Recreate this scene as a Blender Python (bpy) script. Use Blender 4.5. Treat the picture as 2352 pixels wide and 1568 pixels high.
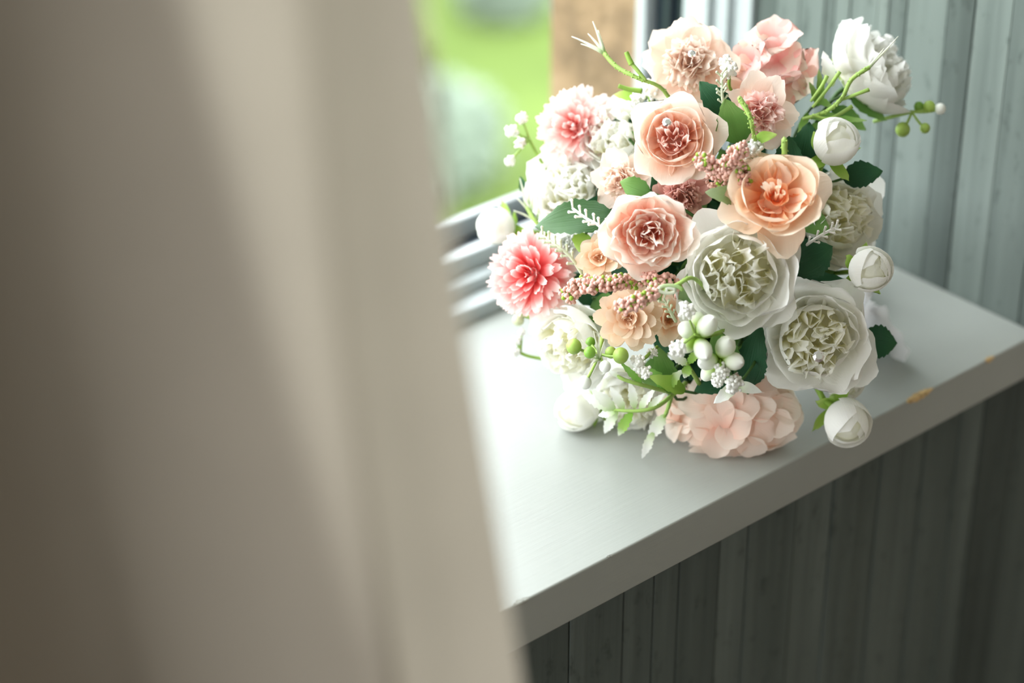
import bpy, math, random
from mathutils import Vector, Matrix, noise

for _o in list(bpy.data.objects):
    bpy.data.objects.remove(_o)
SC = bpy.context.scene
COL = SC.collection
PI = math.pi
rad = math.radians
RN = random.Random(7)

# ---------------------------------------------------------------- camera
CAM_LOC = Vector((-1.1667, -0.8025, 1.6852))
FOCAL_PX = 5400.0
PITCH, HEAD = rad(30.0), rad(49.0)
cam_d = bpy.data.cameras.new('camera')
cam_d.sensor_width = 36.0
cam_d.lens = 36.0 * FOCAL_PX / 2352.0
cam_d.clip_start = 0.05
cam_d.dof.use_dof = True
cam_d.dof.focus_distance = 1.385
cam_d.dof.aperture_fstop = 3.0
cam_d.dof.aperture_blades = 0
cam = bpy.data.objects.new('camera', cam_d)
COL.objects.link(cam)
cam.location = CAM_LOC
cam.rotation_euler = (PI / 2 - PITCH, 0, HEAD - PI / 2)
SC.camera = cam

# ---------------------------------------------------------------- daylight
world = bpy.data.worlds.new('overcast_sky')
SC.world = world
world.use_nodes = True
wn = world.node_tree
bg = wn.nodes['Background']
bg.inputs['Color'].default_value = (0.93, 0.98, 1.0, 1)
bg.inputs['Strength'].default_value = 4.4
SC.view_settings.view_transform = 'Standard'
SC.view_settings.look = 'None'
SC.view_settings.gamma = 1.0
SC.view_settings.use_curve_mapping = False
SC.view_settings.exposure = 0.82
SC.cycles.max_bounces = 16
SC.cycles.diffuse_bounces = 12
SC.cycles.transmission_bounces = 12
SC.cycles.use_denoising = True
SC.cycles.sample_clamp_indirect = 8.0


def portal(name, loc, rot, sx, sy):
    l = bpy.data.lights.new(name, 'AREA')
    l.shape = 'RECTANGLE'
    l.size, l.size_y = sx, sy
    l.cycles.is_portal = True
    o = bpy.data.objects.new(name, l)
    COL.objects.link(o)
    o.location = loc
    o.rotation_euler = rot
    return o


XL, YB, ZT = -1.9, -3.2, 2.6            # left wall, back wall, ceiling
WIN_X0, WIN_Z1 = -1.7, 2.45             # main window's left end and head
portal('window_daylight', ((WIN_X0 + 0) / 2, 0.40, (0.9 + WIN_Z1) / 2), (-PI / 2, 0, 0), -WIN_X0, WIN_Z1 - 0.9)
portal('rear_fill_portal', (-0.85, -3.27, 1.55), (PI / 2, 0, 0), 0.8, 0.8)  # serves the added opening behind the camera, frontal fill
portal('side_fill_portal', (XL - 0.12, -0.52, 1.45), (0, -PI / 2, 0), 2.0, 1.0)  # serves the added opening on the left, fill for the flowers

# ---------------------------------------------------------------- helpers


def lin(c):
    return tuple(((v / 255) / 12.92 if v / 255 <= 0.04045 else ((v / 255 + 0.055) / 1.055) ** 2.4) for v in c[:3]) + (1.0,)


def new_mat(name):
    m = bpy.data.materials.new(name)
    m.use_nodes = True
    n = m.node_tree
    n.nodes.clear()
    out = n.nodes.new('ShaderNodeOutputMaterial')
    return m, n, out


def ramp(n, stops, fac=None, interp='LINEAR'):
    r = n.nodes.new('ShaderNodeValToRGB')
    r.color_ramp.interpolation = interp
    el = r.color_ramp.elements
    while len(el) < len(stops):
        el.new(0.5)
    for e, (p, c) in zip(el, stops):
        e.position = p
        e.color = c if len(c) == 4 else tuple(c) + (1,)
    if fac is not None:
        n.links.new(fac, r.inputs[0])
    return r


def math_node(n, op, a, b=None):
    m = n.nodes.new('ShaderNodeMath')
    m.operation = op
    for i, v in enumerate((a, b)):
        if v is None:
            continue
        if isinstance(v, (int, float)):
            m.inputs[i].default_value = v
        else:
            n.links.new(v, m.inputs[i])
    return m.outputs[0]


def noise_node(n, vec, scale, detail=3, rough=0.5):
    t = n.nodes.new('ShaderNodeTexNoise')
    t.inputs['Scale'].default_value = scale
    t.inputs['Detail'].default_value = detail
    t.inputs['Roughness'].default_value = rough
    if vec is not None:
        n.links.new(vec, t.inputs['Vector'])
    return t


def mapping(n, vec, scale):
    m = n.nodes.new('ShaderNodeMapping')
    m.inputs['Scale'].default_value = scale
    n.links.new(vec, m.inputs['Vector'])
    return m.outputs[0]


def mixcol(n, fac, a, b, mode='MIX'):
    m = n.nodes.new('ShaderNodeMix')
    m.data_type = 'RGBA'
    m.blend_type = mode
    for s, v in ((m.inputs[0], fac), (m.inputs[6], a), (m.inputs[7], b)):
        if isinstance(v, (int, float)):
            s.default_value = v
        elif isinstance(v, tuple):
            s.default_value = v
        else:
            n.links.new(v, s)
    return m.outputs[2]


def bump(n, height, strength, dist):
    b = n.nodes.new('ShaderNodeBump')
    b.inputs['Strength'].default_value = strength
    b.inputs['Distance'].default_value = dist
    n.links.new(height, b.inputs['Height'])
    return b.outputs[0]


def petal_mat(name, stops, transl=0.4, vein=0.25, rough=0.7):
    """Dyed cloth: colour runs from the claw of the petal (v = 0) to its lip (v = 1)."""
    m, n, out = new_mat(name)
    uv = n.nodes.new('ShaderNodeUVMap')
    sep = n.nodes.new('ShaderNodeSeparateXYZ')
    n.links.new(uv.outputs[0], sep.inputs[0])
    tc = n.nodes.new('ShaderNodeTexCoord')
    nz = noise_node(n, tc.outputs['Object'], 60, 2)
    v = math_node(n, 'ADD', sep.outputs[1], math_node(n, 'MULTIPLY', math_node(n, 'SUBTRACT', nz.outputs[0], 0.5), 0.35))
    r = ramp(n, [(p, lin(c)) for p, c in stops], v)
    oi = n.nodes.new('ShaderNodeObjectInfo')
    tone = math_node(n, 'ADD', 0.93, math_node(n, 'MULTIPLY', oi.outputs['Random'], 0.07))
    hsv = n.nodes.new('ShaderNodeHueSaturation')
    n.links.new(r.outputs[0], hsv.inputs['Color'])
    n.links.new(tone, hsv.inputs['Value'])
    fine = noise_node(n, mapping(n, uv.outputs[0], (26, 2.2, 1)), 1.0, 2)
    nrm = bump(n, fine.outputs[0], vein, 0.0012)
    p = n.nodes.new('ShaderNodeBsdfPrincipled')
    n.links.new(hsv.outputs[0], p.inputs['Base Color'])
    p.inputs['Roughness'].default_value = rough
    p.inputs['Specular IOR Level'].default_value = 0.25
    n.links.new(nrm, p.inputs['Normal'])
    t = n.nodes.new('ShaderNodeBsdfTranslucent')
    n.links.new(hsv.outputs[0], t.inputs['Color'])
    mx = n.nodes.new('ShaderNodeMixShader')
    mx.inputs[0].default_value = transl
    n.links.new(p.outputs[0], mx.inputs[1])
    n.links.new(t.outputs[0], mx.inputs[2])
    n.links.new(mx.outputs[0], out.inputs[0])
    return m


def plain_mat(name, col, rough=0.5, spec=0.4, var=0.08, scale=40, bmp=0.0, bscale=200, transl=0.0, metal=0.0):
    m, n, out = new_mat(name)
    tc = n.nodes.new('ShaderNodeTexCoord')
    nz = noise_node(n, tc.outputs['Object'], scale, 3)
    c = lin(col)
    d = tuple(max(0, v * (1 - 2 * var)) for v in c[:3]) + (1,)
    e = tuple(min(1, v * (1 + 2 * var)) for v in c[:3]) + (1,)
    r = ramp(n, [(0.3, d), (0.7, e)], nz.outputs[0])
    p = n.nodes.new('ShaderNodeBsdfPrincipled')
    n.links.new(r.outputs[0], p.inputs['Base Color'])
    p.inputs['Roughness'].default_value = rough
    p.inputs['Specular IOR Level'].default_value = spec
    p.inputs['Metallic'].default_value = metal
    if bmp:
        b = noise_node(n, tc.outputs['Object'], bscale, 4)
        n.links.new(bump(n, b.outputs[0], bmp, 0.002), p.inputs['Normal'])
    sh = p.outputs[0]
    if transl:
        t = n.nodes.new('ShaderNodeBsdfTranslucent')
        n.links.new(r.outputs[0], t.inputs['Color'])
        mx = n.nodes.new('ShaderNodeMixShader')
        mx.inputs[0].default_value = transl
        n.links.new(sh, mx.inputs[1])
        n.links.new(t.outputs[0], mx.inputs[2])
        sh = mx.outputs[0]
    n.links.new(sh, out.inputs[0])
    return m


def link(name, me, mat=None, parent=None, smooth=True):
    o = bpy.data.objects.new(name, me)
    COL.objects.link(o)
    if mat is not None and not me.materials:
        me.materials.append(mat)
    if parent is not None:
        o.parent = parent
    if smooth:
        me.polygons.foreach_set('use_smooth', [True] * len(me.polygons))
    return o


def mesh(name, geo, mat=None, parent=None, smooth=True):
    v, f, uv = geo
    me = bpy.data.meshes.new(name)
    me.from_pydata(v, [], f)
    if uv:
        lay = me.uv_layers.new(name='UVMap')
        buf = []
        for fc in f:
            for i in fc:
                buf.extend(uv[i])
        lay.data.foreach_set('uv', buf)
    me.update()
    return link(name, me, mat, parent, smooth)


def join(geos):
    V, F, U = [], [], []
    for v, f, u in geos:
        k = len(V)
        V.extend(v)
        F.extend([tuple(i + k for i in fc) for fc in f])
        U.extend(u if u else [(0.5, 0.5)] * len(v))
    return V, F, U


def xform(geo, M):
    return [tuple(M @ Vector(p)) for p in geo[0]], geo[1], geo[2]


def boxgeo(x0, x1, y0, y1, z0, z1):
    v = [(x, y, z) for x in (x0, x1) for y in (y0, y1) for z in (z0, z1)]
    f = [(0, 1, 3, 2), (4, 6, 7, 5), (0, 4, 5, 1), (2, 3, 7, 6), (0, 2, 6, 4), (1, 5, 7, 3)]
    return v, f, [(p[0], p[1]) for p in v]


def box(name, b, mat, parent=None, bevel=0.0):
    o = mesh(name, boxgeo(*b), mat, parent, smooth=False)
    if bevel:
        md = o.modifiers.new('bevel', 'BEVEL')
        md.width = bevel
        md.segments = 3
    return o


def tag(o, label=None, cat=None, group=None, kind=None):
    for k, v in (('label', label), ('category', cat), ('group', group), ('kind', kind)):
        if v:
            o[k] = v
    return o


def tubegeo(pts, r0, r1=None, n=7, cap=True):
    pts = [Vector(p) for p in pts]
    r1 = r0 if r1 is None else r1
    V, F, U = [], [], []
    up = Vector((0.31, 0.17, 0.93))
    m = len(pts)
    for i, p in enumerate(pts):
        d = (pts[min(i + 1, m - 1)] - pts[max(i - 1, 0)]).normalized()
        a = d.cross(up)
        if a.length < 1e-3:
            a = d.cross(Vector((1, 0, 0)))
        a.normalize()
        b = d.cross(a)
        r = r0 + (r1 - r0) * i / max(1, m - 1)
        for k in range(n):
            th = 2 * PI * k / n
            V.append(tuple(p + (a * math.cos(th) + b * math.sin(th)) * r))
            U.append((k / n, i / max(1, m - 1)))
    for i in range(m - 1):
        for k in range(n):
            F.append((i * n + k, i * n + (k + 1) % n, (i + 1) * n + (k + 1) % n, (i + 1) * n + k))
    if cap:
        F.append(tuple(range(n - 1, -1, -1)))
        F.append(tuple(range((m - 1) * n, m * n)))
    return V, F, U


def curve(p0, p1, p2, n=8):
    p0, p1, p2 = Vector(p0), Vector(p1), Vector(p2)
    return [(1 - t) ** 2 * p0 + 2 * t * (1 - t) * p1 + t * t * p2 for t in [i / n for i in range(n + 1)]]


def ballgeo(c, rx, ry=None, rz=None, nu=10, nv=7):
    ry = rx if ry is None else ry
    rz = rx if rz is None else rz
    V, F, U = [], [], []
    for j in range(nv + 1):
        ph = PI * j / nv
        for i in range(nu):
            th = 2 * PI * i / nu
            V.append((c[0] + rx * math.sin(ph) * math.cos(th), c[1] + ry * math.sin(ph) * math.sin(th), c[2] - rz * math.cos(ph)))
            U.append((i / nu, j / nv))
    for j in range(nv):
        for i in range(nu):
            F.append((j * nu + i, j * nu + (i + 1) % nu, (j + 1) * nu + (i + 1) % nu, (j + 1) * nu + i))
    return V, F, U


def frame_z(z, roll=0.0):
    z = Vector(z).normalized()
    x = Vector((0, 0, 1)).cross(z)
    if x.length < 1e-3:
        x = Vector((1, 0, 0))
    x.normalize()
    y = z.cross(x)
    return Matrix((x, y, z)).transposed() @ Matrix.Rotation(roll, 3, 'Z')


# ---------------------------------------------------------------- setting materials
def plank_mat(name, tones, axis):
    """Weathered grey timber: streaks along z, tone per plank."""
    m, n, out = new_mat(name)
    tc = n.nodes.new('ShaderNodeTexCoord')
    oi = n.nodes.new('ShaderNodeObjectInfo')
    off = n.nodes.new('ShaderNodeVectorMath')
    off.operation = 'MULTIPLY_ADD'
    n.links.new(oi.outputs['Random'], off.inputs[0])
    off.inputs[1].default_value = (7.0, 11.0, 5.0)
    n.links.new(tc.outputs['Object'], off.inputs[2])
    v = off.outputs[0]
    sc = (150, 150, 6) if axis == 'z' else (6, 150, 150)
    streak = noise_node(n, mapping(n, v, sc), 1.0, 4, 0.6)
    wide = noise_node(n, mapping(n, v, (38, 38, 2.2)), 1.0, 3, 0.55)
    spots = noise_node(n, mapping(n, v, (90, 90, 45)), 1.0, 4, 0.65)
    at = n.nodes.new('ShaderNodeAttribute')
    at.attribute_type = 'OBJECT'
    at.attribute_name = 'tone'
    f = math_node(n, 'ADD', at.outputs['Fac'], math_node(n, 'MULTIPLY', math_node(n, 'SUBTRACT', streak.outputs[0], 0.5), 0.34))
    f = math_node(n, 'ADD', f, math_node(n, 'MULTIPLY', math_node(n, 'SUBTRACT', wide.outputs[0], 0.5), 0.5))
    r = ramp(n, [(p, lin(c)) for p, c in tones], f)
    sp = ramp(n, [(0.28, (0.45, 0.47, 0.46)), (0.42, (1, 1, 1))], spots.outputs[0])
    c = mixcol(n, 0.75, r.outputs[0], sp.outputs[0], 'MULTIPLY')
    p = n.nodes.new('ShaderNodeBsdfPrincipled')
    n.links.new(c, p.inputs['Base Color'])
    p.inputs['Roughness'].default_value = 0.7
    p.inputs['Specular IOR Level'].default_value = 0.25
    n.links.new(bump(n, streak.outputs[0], 0.35, 0.002), p.inputs['Normal'])
    n.links.new(p.outputs[0], out.inputs[0])
    return m


M_PLANK = plank_mat('weathered_grey_timber', [(0.0, (60, 67, 64)), (0.35, (86, 95, 91)), (0.65, (112, 122, 117)), (1.0, (134, 143, 137))], 'z')
M_WALL = plain_mat('dim_room_plaster', (172, 158, 140), 0.9, 0.2, 0.03)
M_CEIL = plain_mat('white_ceiling', (226, 224, 218), 0.9, 0.2, 0.02)
M_FLOOR = plain_mat('brown_floor', (96, 74, 56), 0.6, 0.3, 0.1, 6)
M_UPVC = plain_mat('white_window_frame', (176, 184, 186), 0.35, 0.45, 0.01)
M_GASKET = plain_mat('blue_black_gasket', (24, 36, 46), 0.3, 0.6, 0.05)
M_WOODCHIP = plain_mat('bare_wood', (196, 168, 122), 0.9, 0.1, 0.15, 300, 0.6, 500)


def sill_material():
    m, n, out = new_mat('painted_sill')
    tc = n.nodes.new('ShaderNodeTexCoord')
    grain = noise_node(n, mapping(n, tc.outputs['Object'], (18, 420, 420)), 1.0, 3, 0.6)
    pores = noise_node(n, mapping(n, tc.outputs['Object'], (55, 900, 900)), 1.0, 2, 0.5)
    soft = noise_node(n, tc.outputs['Object'], 9, 3)
    r = ramp(n, [(0.3, lin((150, 154, 149))), (0.7, lin((160, 164, 159)))], soft.outputs[0])
    pr = ramp(n, [(0.27, (0.72, 0.76, 0.74)), (0.36, (1, 1, 1))], pores.outputs[0])
    c = mixcol(n, 0.28, r.outputs[0], pr.outputs[0], 'MULTIPLY')
    p = n.nodes.new('ShaderNodeBsdfPrincipled')
    n.links.new(c, p.inputs['Base Color'])
    p.inputs['Roughness'].default_value = 0.42
    p.inputs['Specular IOR Level'].default_value = 0.35
    h = math_node(n, 'ADD', grain.outputs[0], math_node(n, 'MULTIPLY', pr.outputs[0], 0.8))
    n.links.new(bump(n, h, 0.12, 0.001), p.inputs['Normal'])
    n.links.new(p.outputs[0], out.inputs[0])
    return m


M_SILL = sill_material()


def stone_material():
    m, n, out = new_mat('sandstone')
    tc = n.nodes.new('ShaderNodeTexCoord')
    a = noise_node(n, tc.outputs['Object'], 14, 6, 0.65)
    b = noise_node(n, tc.outputs['Object'], 45, 4, 0.6)
    r = ramp(n, [(0.25, lin((92, 77, 58))), (0.5, lin((138, 115, 87))), (0.75, lin((158, 136, 107)))], a.outputs[0])
    s = ramp(n, [(0.30, (0.6, 0.59, 0.57)), (0.40, (1, 1, 1))], b.outputs[0])
    c = mixcol(n, 0.8, r.outputs[0], s.outputs[0], 'MULTIPLY')
    p = n.nodes.new('ShaderNodeBsdfPrincipled')
    n.links.new(c, p.inputs['Base Color'])
    p.inputs['Roughness'].default_value = 0.95
    n.links.new(bump(n, b.outputs[0], 0.5, 0.01), p.inputs['Normal'])
    n.links.new(p.outputs[0], out.inputs[0])
    return m


M_STONE = stone_material()

# ---------------------------------------------------------------- room shell
SILL_Z = 0.9
SILL_Y1 = 0.300
DADO_Y = 0.036
XR = 0.7                                # the room goes on to the right of the window recess
floor = tag(box('floor', (XL - 0.2, XR + 0.1, YB - 0.2, 0.39, -0.1, 0.0), M_FLOOR), kind='structure')
ceiling = tag(box('ceiling', (XL - 0.2, XR + 0.1, YB - 0.2, 0.46, ZT, ZT + 0.1), M_CEIL), kind='structure')
BX0, BX1, BZ0, BZ1 = -1.25, -0.45, 1.15, 1.95   # opening added in the unseen back wall, for frontal fill light
wb = join([boxgeo(XL - 0.2, XR + 0.1, YB - 0.15, YB, 0, BZ0), boxgeo(XL - 0.2, XR + 0.1, YB - 0.15, YB, BZ1, ZT),
           boxgeo(XL - 0.2, BX0, YB - 0.15, YB, BZ0, BZ1), boxgeo(BX1, XR + 0.1, YB - 0.15, YB, BZ0, BZ1)])
wall_back = tag(mesh('wall_back', wb, M_WALL, smooth=False), kind='structure')
wall_side = tag(box('wall_side', (XR, XR + 0.1, YB, 0.05, 0, ZT), M_WALL), kind='structure')

# right wall of the window recess: masonry faced with timber strips
wall_right = tag(mesh('wall_right', join([boxgeo(0.010, XR, DADO_Y + 0.012, 0.375, 0, ZT), boxgeo(0.010, XR, 0.007, DADO_Y + 0.013, SILL_Z - 0.034, ZT)]), M_WALL, smooth=False), kind='structure')
strips = [(-0.005, 0.3), (0.018, 0.36), (0.051, 0.52), (0.081, 0.62), (0.103, 0.30), (0.137, 0.62), (0.152, 0.36), (0.162, 0.60),
          (0.186, 0.68), (0.200, 0.56), (0.209, 0.36), (0.232, 0.50), (0.254, 0.58), (0.276, 0.30)]
edges = []
for i in range(1, len(strips)):
    edges.append((strips[i - 1][0], strips[i][0], strips[i][1]))
for i, (a, b, tn) in enumerate(edges):
    o = box('plank', (RN.uniform(0.0, 0.0012), 0.010, a + 0.0003, b - 0.0003, SILL_Z - 0.033, ZT), M_PLANK, wall_right, 0.0006)
    o['tone'] = tn

# window wall: timber dado under the sill, solid parts beside and above the window
wall_front = tag(box('wall_front', (XL, 0.0105, DADO_Y + 0.012, 0.27, 0, SILL_Z - 0.034), M_WALL), kind='structure')
x = 0.0005
while x < 0.55:
    w = RN.choice([0.05, 0.06, 0.04])
    tn = RN.uniform(0.12, 0.4)
    for ya, za, zb in ((DADO_Y, 0.0, SILL_Z - 0.034), (-0.005, SILL_Z - 0.034, ZT)):
        o = box('plank', (x, x + w - 0.001, ya + RN.uniform(0, 0.0016), ya + 0.0125, za, zb), M_PLANK, wall_right, 0.0006)
        o['tone'] = tn
    x += w
x = -0.0005
while x > -1.25:
    w = RN.choice([0.022, 0.03, 0.036, 0.045, 0.055, 0.026])
    o = box('plank', (x - w + 0.0005, x - 0.0005, DADO_Y + RN.uniform(0, 0.0016), DADO_Y + 0.0125, 0.0, SILL_Z - 0.0325), M_PLANK, wall_front, 0.0006)
    o['tone'] = RN.uniform(0.28, 0.5)
    x -= w
wall_front_left = tag(box('wall_front_left', (XL - 0.15, WIN_X0, 0.06, 0.45, 0, ZT), M_WALL), kind='structure')
wall_front_top = tag(box('wall_front_top', (WIN_X0, 0.2, 0.06, 0.45, WIN_Z1, ZT), M_WALL), kind='structure')

# left wall, with an unseen opening added to light the flowers from the left
lw = join([boxgeo(XL - 0.15, XL, YB, 0.06, 0, 0.45), boxgeo(XL - 0.15, XL, YB, 0.06, 2.45, ZT),
           boxgeo(XL - 0.15, XL, YB, -1.02, 0.45, 2.45), boxgeo(XL - 0.15, XL, -0.02, 0.06, 0.45, 2.45)])
wall_left = tag(mesh('wall_left', lw, M_WALL, smooth=False), kind='structure')

# exterior stone masonry
wall_outer = tag(mesh('wall_outer', join([boxgeo(-0.013, 0.72, 0.380, 0.478, -2.6, 3.2), boxgeo(XL - 0.3, -0.013, 0.392, 0.478, -2.6, 0.74),
                                          boxgeo(XL - 0.3, -0.013, 0.455, 0.478, WIN_Z1, 3.2)]), M_STONE, smooth=False), kind='structure')

# window: stepped white frame with a dark gasket channel
win = bpy.data.objects.new('window_1', None)
COL.objects.link(win)
win.location = (-1.15, 0.33, SILL_Z)
tag(win, kind='structure')


def wpart(name, b, mat, bevel=0.002):
    g = boxgeo(*b)
    c = win.location
    g = ([(p[0] - c.x, p[1] - c.y, p[2] - c.z) for p in g[0]], g[1], g[2])
    o = mesh(name, g, mat, win, smooth=False)
    md = o.modifiers.new('bevel', 'BEVEL')
    md.width = bevel
    md.segments = 2
    return o


FX = 0.0005
for (x1, y0, y1, mt, nm) in [(-0.004, 0.274, 0.292, M_UPVC, 'frame_bead'), (-0.010, 0.292, 0.306, M_UPVC, 'frame_step'), (-0.016, 0.306, 0.331, M_UPVC, 'frame_jamb'),
                             (-0.010, 0.331, 0.345, M_GASKET, 'gasket'), (-0.015, 0.345, 0.351, M_GASKET, 'gasket'), (-0.010, 0.351, 0.366, M_GASKET, 'gasket'), (-0.020, 0.366, 0.376, M_UPVC, 'outer_frame')]:
    wpart(nm, (x1, FX, y0, y1, SILL_Z + 0.002, WIN_Z1), mt, 0.0015)
for (z1, y0, y1, mt, nm) in [(0.010, 0.274, 0.292, M_UPVC, 'frame_bead'), (0.018, 0.292, 0.306, M_UPVC, 'frame_step'), (0.030, 0.306, 0.318, M_UPVC, 'frame_rail'),
                             (0.016, 0.318, 0.350, M_GASKET, 'gasket'), (0.022, 0.326, 0.331, M_GASKET, 'gasket'), (0.030, 0.350, 0.358, M_UPVC, 'outer_frame')]:
    wpart(nm, (WIN_X0, -0.010, y0 - 0.012, y1 - 0.012, SILL_Z - 0.03, SILL_Z + z1), mt, 0.0015)
wpart('frame_jamb', (WIN_X0, WIN_X0 + 0.05, 0.29, 0.36, SILL_Z, WIN_Z1), M_UPVC)
wpart('frame_head', (WIN_X0, 0, 0.29, 0.36, WIN_Z1 - 0.05, WIN_Z1 + 0.001), M_UPVC)

# ---------------------------------------------------------------- sill board
sill = box('window_sill', (WIN_X0, -0.0005, 0.0, SILL_Y1, SILL_Z - 0.032, SILL_Z), M_SILL, None, 0.0012)
tag(sill, 'pale grey painted wooden window sill board with chipped front edge', 'window sill', kind='structure')


def chip(xc, ln, top, front, seed, mat=M_WOODCHIP):
    """Bare-wood scar over the front arris of the sill."""
    rn = random.Random(seed)
    n = 14
    V, F = [], []
    for i in range(n + 1):
        t = i / n
        env = math.sin(PI * t) ** 0.6 * (0.55 + 0.45 * rn.random())
        xx = xc + (t - 0.5) * ln
        e = 0.0006
        for (yy, zz) in ((top * env, e), (top * env * 0.5, e * (0.3 + rn.random())), (-e * 0.3, e * 0.4), (-e, -front * env * 0.5), (-e * 0.8, -front * env)):
            V.append((xx, yy, SILL_Z + zz))
    for i in range(n):
        for k in range(4):
            a = i * 5 + k
            F.append((a, a + 1, a + 6, a + 5))
    return mesh('paint_chip', (V, F, [(0, 0)] * len(V)), mat, sill, smooth=False)


chip(-0.122, 0.026, 0.0035, 0.0045, 1)
chip(-0.052, 0.009, 0.002, 0.003, 2)
M_SCUFF = plain_mat('grey_scuff', (150, 152, 145), 0.8, 0.2, 0.1, 300)
chip(-0.462, 0.012, 0.003, 0.002, 3, M_SCUFF)
chip(-0.395, 0.004, 0.001, 0.001, 5, M_SCUFF)

# ---------------------------------------------------------------- garden outside
M_LAWN = plain_mat('sunny_lawn', (82, 99, 47), 0.9, 0.1, 0.12, 1.2)
M_BUSH = [plain_mat('leaf_lime', (120, 140, 60), 0.6, 0.3, 0.15, 3, transl=0.4), plain_mat('leaf_green', (86, 112, 50), 0.6, 0.3, 0.15, 3, transl=0.4),
          plain_mat('leaf_pale', (140, 154, 138), 0.6, 0.3, 0.1, 3, transl=0.3)]
lawn = mesh('garden_lawn', ([(-30, 0.6, -2.6), (30, 0.6, -2.6), (30, 40, -2.6), (-30, 40, -2.6)], [(0, 1, 2, 3)], [(0, 0)] * 4), M_LAWN, smooth=False)
tag(lawn, kind='structure')
M_BARK = plain_mat('bark', (92, 74, 56), 0.9, 0.1, 0.2, 20, 0.5, 60)


def bush(loc, rx, rz, mat, n, seed, label):
    rn = random.Random(seed)
    root = bpy.data.objects.new('garden_bush', None)
    COL.objects.link(root)
    root.location = loc
    tag(root, label, 'bush', 'garden bushes below the window')
    V, F = [], []
    for _ in range(n):
        d = Vector((rn.gauss(0, 1), rn.gauss(0, 1), rn.gauss(0, 1))).normalized()
        q = rn.uniform(0.55, 1.0) ** 0.5
        c = Vector((d.x * rx * q, d.y * rx * q, rz + d.z * rz * q))
        a = Vector((rn.gauss(0, 1), rn.gauss(0, 1), rn.gauss(0, 1))).normalized()
        b = a.cross(d if abs(a.dot(d)) < 0.95 else Vector((0, 0, 1))).normalized()
        s = rn.uniform(0.05, 0.11)
        k = len(V)
        V += [tuple(c - a * s), tuple(c + b * s * 0.45 + d * s * 0.1), tuple(c + a * s), tuple(c - b * s * 0.45 + d * s * 0.1)]
        F.append((k, k + 1, k + 2, k + 3))
    fo = mesh('foliage', (V, F, None), mat, root, smooth=False)
    fo['kind'] = 'stuff'
    mesh('trunk', tubegeo([(0, 0, 0), (0.03, 0, rz * 0.6), (0, 0.04, rz * 1.3)], 0.05, 0.02), M_BARK, root)
    return root


labels = ['small pale silvery green bush on the garden lawn', 'pale silvery green bush nearest the house wall', 'lime green bush between two silvery bushes', 'mid green leafy bush at the far end of the lawn']
for i, (d, off, rx, rz, mi) in enumerate([(10.6, 0.02, 0.20, 0.16, 2), (8.75, -0.30, 0.28, 0.20, 2), (9.4, -0.62, 0.30, 0.22, 0), (12.4, -0.1, 0.6, 0.45, 1)]):
    hx, hy = 0.652, 0.758
    bush((CAM_LOC.x + hx * d + hy * off, CAM_LOC.y + hy * d - hx * off, -2.6), rx, rz, M_BUSH[mi], 2200, 40 + i, labels[i])

# ================================================================ bouquet
BC = Vector((-0.2308, 0.0994, 1.0076))           # heart of the bouquet, above the sill
BW = (CAM_LOC - BC).normalized()                  # the way the bouquet's face looks
BU = Vector((0, 0, 1)).cross(BW).normalized()
BV = BW.cross(BU)
UNIT = 1.46 / FOCAL_PX                            # layout grid of the bouquet's face: 0.27 mm


def at(px, py, w=0.0):
    k = UNIT * (1 - w / 1.46)
    return BC + BU * ((px - 1600) * k) + BV * ((560 - py) * k) + BW * w


def dirn(a, b, c=1.0):
    return (BU * a + BV * b + BW * c).normalized()


bouquet = bpy.data.objects.new('bridal_bouquet', None)
COL.objects.link(bouquet)
bouquet.location = (BC.x, BC.y, SILL_Z)
tag(bouquet, 'round artificial bouquet of white, peach and pink flowers lying on the window sill', 'bouquet')
ROOT = bouquet.location.copy()
BIND = BC - BW * 0.055 + BU * 0.045 - BV * 0.02   # where the stems are bound

# petal dyes
WHITE = [(0.0, (236, 236, 190)), (0.22, (247, 246, 228)), (0.5, (252, 252, 247)), (1.0, (253, 253, 251))]
CREAM = [(0.0, (250, 247, 204)), (0.25, (252, 250, 226)), (0.55, (253, 252, 240)), (1.0, (254, 254, 250))]
M_WHITE = petal_mat('white_petal', WHITE, 0.35)
M_CREAM = petal_mat('cream_white_petal', CREAM, 0.55, 0.1)
M_PEACH = petal_mat('peach_petal', [(0.0, (251, 186, 150)), (0.3, (252, 214, 190)), (0.6, (253, 231, 215)), (0.95, (254, 243, 234))], 0.4)
M_CORAL = petal_mat('coral_peach_petal', [(0.0, (250, 174, 150)), (0.35, (252, 206, 188)), (0.65, (253, 232, 219)), (0.92, (254, 248, 242))], 0.4)
M_ORANGE = petal_mat('orange_peach_petal', [(0.0, (251, 168, 112)), (0.28, (252, 204, 164)), (0.55, (253, 228, 202)), (1.0, (254, 240, 224))], 0.4)
M_ORANGED = petal_mat('deep_orange_petal', [(0.0, (246, 130, 66)), (0.5, (251, 168, 110)), (1.0, (253, 212, 176))], 0.4)
M_PINKIN = petal_mat('rosy_inner_petal', [(0.0, (252, 202, 186)), (0.5, (253, 224, 213)), (1.0, (254, 238, 231))], 0.4)
M_BLUSH = petal_mat('blush_petal', [(0.0, (248, 204, 186)), (0.4, (251, 228, 214)), (1.0, (253, 240, 229))], 0.4)
M_BLUSHL = petal_mat('pale_blush_petal', [(0.0, (250, 222, 206)), (0.4, (252, 236, 224)), (1.0, (253, 243, 233))], 0.35)
M_PINK = petal_mat('pink_petal', [(0.0, (248, 174, 170)), (0.4, (251, 208, 202)), (1.0, (253, 230, 223))], 0.4)
M_PINKB = petal_mat('rosy_blush_petal', [(0.0, (246, 178, 160)), (0.5, (250, 208, 194)), (1.0, (252, 224, 212))], 0.4)
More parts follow.
